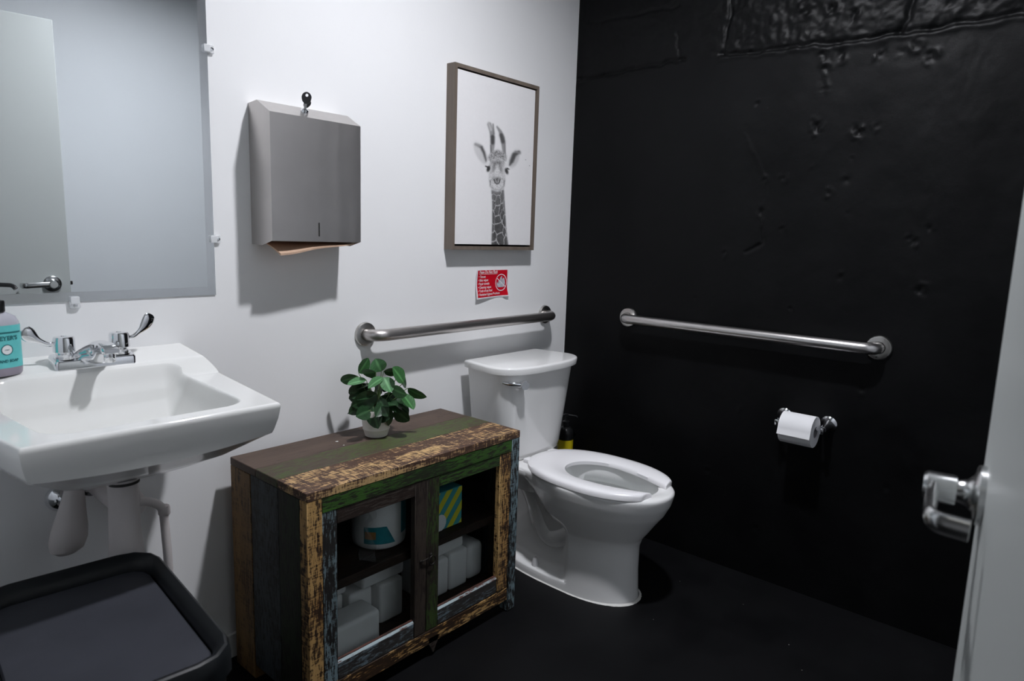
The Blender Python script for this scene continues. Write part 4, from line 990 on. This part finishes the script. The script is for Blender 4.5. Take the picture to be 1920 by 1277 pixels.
mesh('wrap', gridmesh(bag, 14, 20), M['wrap'], t2)

# striped box on the shelf behind the right pane
sx, sy = -1.018, -.300
t = thing('striped_box', 'teal and yellow striped box on the shelf behind the right glass door', 'box', (sx, sy, .3325))
bx0, bx1, by0, by1, bz0, bz1 = -1.075, -.960, -.342, -.262, .3325, .452
mesh('carton', box(bx0, bx1, by0, by1, bz0, bz1, .0015), M['box_teal'], t)
st = []
for k in range(-3, 4):
    o_ = bx0+k*.050; sl_ = .85
    poly = []
    for z in (bz0+.001, bz1-.001):
        for q in (0, .025):
            poly.append((o_+q+(z-bz0)*sl_, z))
    x_ = [poly[0], poly[1], poly[3], poly[2]]
    # clip to the face
    def clipx(p, lim, keep):
        out = []
        for i in range(len(p)):
            a_, b_ = p[i], p[(i+1) % len(p)]; ia, ib = keep(a_[0]), keep(b_[0])
            if ia: out.append(a_)
            if ia != ib:
                q = (lim-a_[0])/(b_[0]-a_[0]); out.append((lim, a_[1]+(b_[1]-a_[1])*q))
        return out
    x_ = clipx(x_, bx0+.001, lambda q: q >= bx0+.001)
    if len(x_) > 2: x_ = clipx(x_, bx1-.001, lambda q: q <= bx1-.001)
    if len(x_) > 2: st.append(([(p[0], by0-.0004, p[1]) for p in x_], [list(range(len(x_)))]))
mesh('yellow_stripes', join(*st), M['box_yellow'], t, smooth=False)
mesh('white_patch', ([(-1.050+.024*math.cos(a)*1.0, by0-.0008, .357+.026*math.sin(a)) for a in [2*math.pi*k/20 for k in range(20)]], [list(range(20))]), M['label_white'], t, smooth=False)

# ------------------------------------------------------------------ potted plant
ppx, ppy, ppz = -1.140, -.152, .6055
t = thing('potted_plant', 'small leafy green plant in a white pot on the cabinet', 'plant', (ppx, ppy, ppz))
pm_ = Matrix.Translation((ppx, ppy, ppz))
pot = mesh('pot', lathe([(.030, 0), (.0335, .002), (.0385, .020), (.0405, .0232), (.0405, .0245), (.0400, .0265), (.0425, .045), (.0445, .080), (.0435, .0835), (.0410, .0830), (.039, .072), (.002, .070)], 48, pm_), M['pot'], t, ang=30)
mesh('soil', lathe([(.0395, .0705), (.02, .074), (.001, .075)], 32, pm_, False, True), M['soil'], t)
Rv = Vector((.655, -.755, 0)).normalized(); Fv = Vector((.755, .655, 0)).normalized()
leaves = [(0.015, 0.196, -0.001, 0.229, 0.041, 0, 0.2), (-0.057, 0.185, -0.031, 0.222, 0.014, 0.03, 0.9), (0.0, 0.195, -0.039, 0.187, 0.015, -0.01, 0.9), (0.024, 0.181, -0.015, 0.163, 0.034, -0.03, 0.1), (0.026, 0.183, 0.049, 0.147, 0.038, -0.03, 0.1), (0.081, 0.165, 0.058, 0.211, 0.029, 0.0, 0.4), (0.06, 0.181, 0.087, 0.147, 0.034, 0.045, 0.3), (-0.027, 0.171, -0.076, 0.164, 0.033, -0.02, 0.1), (-0.056, 0.178, -0.107, 0.156, 0.022, 0.01, 0.5), (0.092, 0.145, 0.139, 0.114, 0.018, 0.02, 0.6), (0.079, 0.134, 0.116, 0.099, 0.032, -0.02, 0.3), (0.049, 0.15, 0.091, 0.137, 0.027, -0.03, 0.3), (-0.035, 0.134, -0.081, 0.122, 0.047, 0.01, 0.2), (-0.003, 0.13, -0.06, 0.124, 0.039, -0.02, 0.2), (0.006, 0.131, -0.054, 0.102, 0.041, -0.03, 0.3), (-0.003, 0.096, 0.01, 0.047, 0.045, -0.05, 0.1), (0.04, 0.088, 0.044, 0.041, 0.023, -0.03, 0.5), (0.055, 0.083, 0.094, 0.049, 0.032, 0.0, 0.5), (0.038, 0.124, 0.076, 0.087, 0.048, -0.01, 0.2), (0.015, 0.12, 0.042, 0.082, 0.032, -0.045, 0.2), (-0.047, 0.096, -0.084, 0.059, 0.009, 0.0, 1.0), (-0.019, 0.154, -0.06, 0.147, 0.027, 0.0, 0.4), (-0.007, 0.091, -0.04, 0.086, 0.017, -0.02, 0.5), (0.006, 0.156, -0.001, 0.124, 0.034, 0.03, 0.2), (0.033, 0.124, 0.099, 0.089, 0.038, 0.01, 0.3), (0.021, 0.196, 0.066, 0.193, 0.014, 0.01, 0.9), (0.026, 0.106, 0.015, 0.079, 0.025, -0.055, 0.2), (0.015, 0.154, 0.038, 0.14, 0.034, 0.03, 0.2), (0.029, 0.102, 0.065, 0.113, 0.034, -0.035, 0.2), (-0.022, 0.115, -0.013, 0.088, 0.032, 0.02, 0.2)]
def leaf_mesh(mat, curl):
    nu, nv_ = 9, 13; V_, vein = [], []
    for j in range(nv_):
        s = j/(nv_-1); half = .5*(math.sin(math.pi*min(1, s**.95))**.62)*(1-.08*s) if 0 < s < 1 else .012
        if s > .93: half *= .55
        for i in range(nu):
            q = 2*i/(nu-1)-1
            V_.append((q*half, s, .10*abs(q)**1.4*half*2-curl*s*s+.012*math.sin(s*16)*abs(q)))
            vein.append(max(math.exp(-(q/.12)**2), .6*math.exp(-((math.sin((s-abs(q)*.22)*19))/.35)**2)*(1-abs(q)*.5)))
    F_ = [[j*nu+i, j*nu+i+1, (j+1)*nu+i+1, (j+1)*nu+i] for j in range(nv_-1) for i in range(nu-1)]
    me = bpy.data.meshes.new('leaf'); me.from_pydata(V_, [], F_); me.shade_smooth(); me.materials.append(mat)
    a_ = me.attributes.new('vein', 'FLOAT', 'POINT'); a_.data.foreach_set('value', vein); return me
_r = random.Random(11)
for k in range(14):
    th = _r.uniform(0, 6.283); b0 = _r.uniform(.085, .15); r0 = _r.uniform(.01, .03); r1 = r0+_r.uniform(.035, .055)
    dx_, dd_ = math.cos(th), math.sin(th)
    if dd_ < -.3 and b0 > .12: b0 -= .03
    leaves.append((r0*dx_, b0, r1*dx_*1.15, b0+_r.uniform(-.045, .018), _r.uniform(.032, .042), r1*dd_*.9, _r.uniform(.05, .35)))
LM = {(k, c): leaf_mesh(M[k], c) for k in ('leaf', 'leaf_dark', 'leaf_pale') for c in (.12, .3)}
rl_ = random.Random(5)
stems = []
toc = -Fv*.86+Vector((0, 0, .5))
for idx, (a0, b0, a1, b1, wd, dep, edge) in enumerate(leaves):
    p0 = Rv*a0+Vector((0, 0, b0))+Fv*(dep*.6); p1 = Rv*(a1+.10*(a1-a0))+Vector((0, 0, b1+.10*(b1-b0)))+Fv*(dep+(-.012 if edge < .5 else .0)+rl_.uniform(-.012, .012))
    yv = p1-p0; Ln = yv.length; yv.normalize()
    face = (toc.normalized()+Rv*rl_.uniform(-.25, .25)+Vector((0, 0, rl_.uniform(-.1, .25)))).normalized()
    side = yv.cross(face).normalized(); face = side.cross(yv)
    ed = math.acos(max(.08, min(1, 1-edge*.93))); 
    ang = ed*(1 if idx % 2 else -1)
    if idx in (2, 25): side, face = side, face
    rotm = Matrix.Rotation(ang, 3, yv); side = rotm @ side; face = rotm @ face
    wreal = wd/max(.3, math.cos(ed))
    wreal = min(wreal*1.12, Ln*1.35, .058)
    key = 'leaf_pale' if idx in (0, 3, 4, 7, 11) else ('leaf' if idx in (1, 2, 5, 8, 9, 10, 25) else 'leaf_dark')
    o = bpy.data.objects.new('leaf', LM[(key, .12 if idx % 3 else .3)]); COL.objects.link(o); o.parent = t
    zsc = Ln*.7
    o.matrix_local = Matrix(((side.x*wreal, yv.x*Ln, face.x*zsc, p0.x), (side.y*wreal, yv.y*Ln, face.y*zsc, p0.y), (side.z*wreal, yv.z*Ln, face.z*zsc, p0.z), (0, 0, 0, 1)))
    root = Vector((rl_.uniform(-.012, .012), rl_.uniform(-.012, .012), .072))
    mid = Vector((root.x*.4+p0.x*.6, root.y*.4+p0.y*.6, lerp(.072, p0.z, .62)))
    w0 = Vector((ppx, ppy, ppz))
    mesh('stem', tube([w0+root, w0+mid, w0+p0, w0+p0+yv*.006], [.0017, .0013, .0010, .0008], 6), M['stem'], t)
# paint flakes lying by the pot
for k, (x, y, s_) in enumerate(((-1.262, -.128, .006), (-1.268, -.170, .0035))):
    q = [(x+s_*math.cos(a)*(1 if i % 2 else .6), y+s_*.6*math.sin(a)) for i, a in enumerate([2*math.pi*i/7 for i in range(7)])]
    o = mesh('paint_flake', loft([[Vector((a_, b_, z)) for a_, b_ in q] for z in (.6058, .6066)]), M['caulk'], None, (x, y, .6058))
    tag(o, ('larger' if k == 0 else 'smaller')+' white paint flake lying left of the plant pot on the cabinet', 'paint flake')
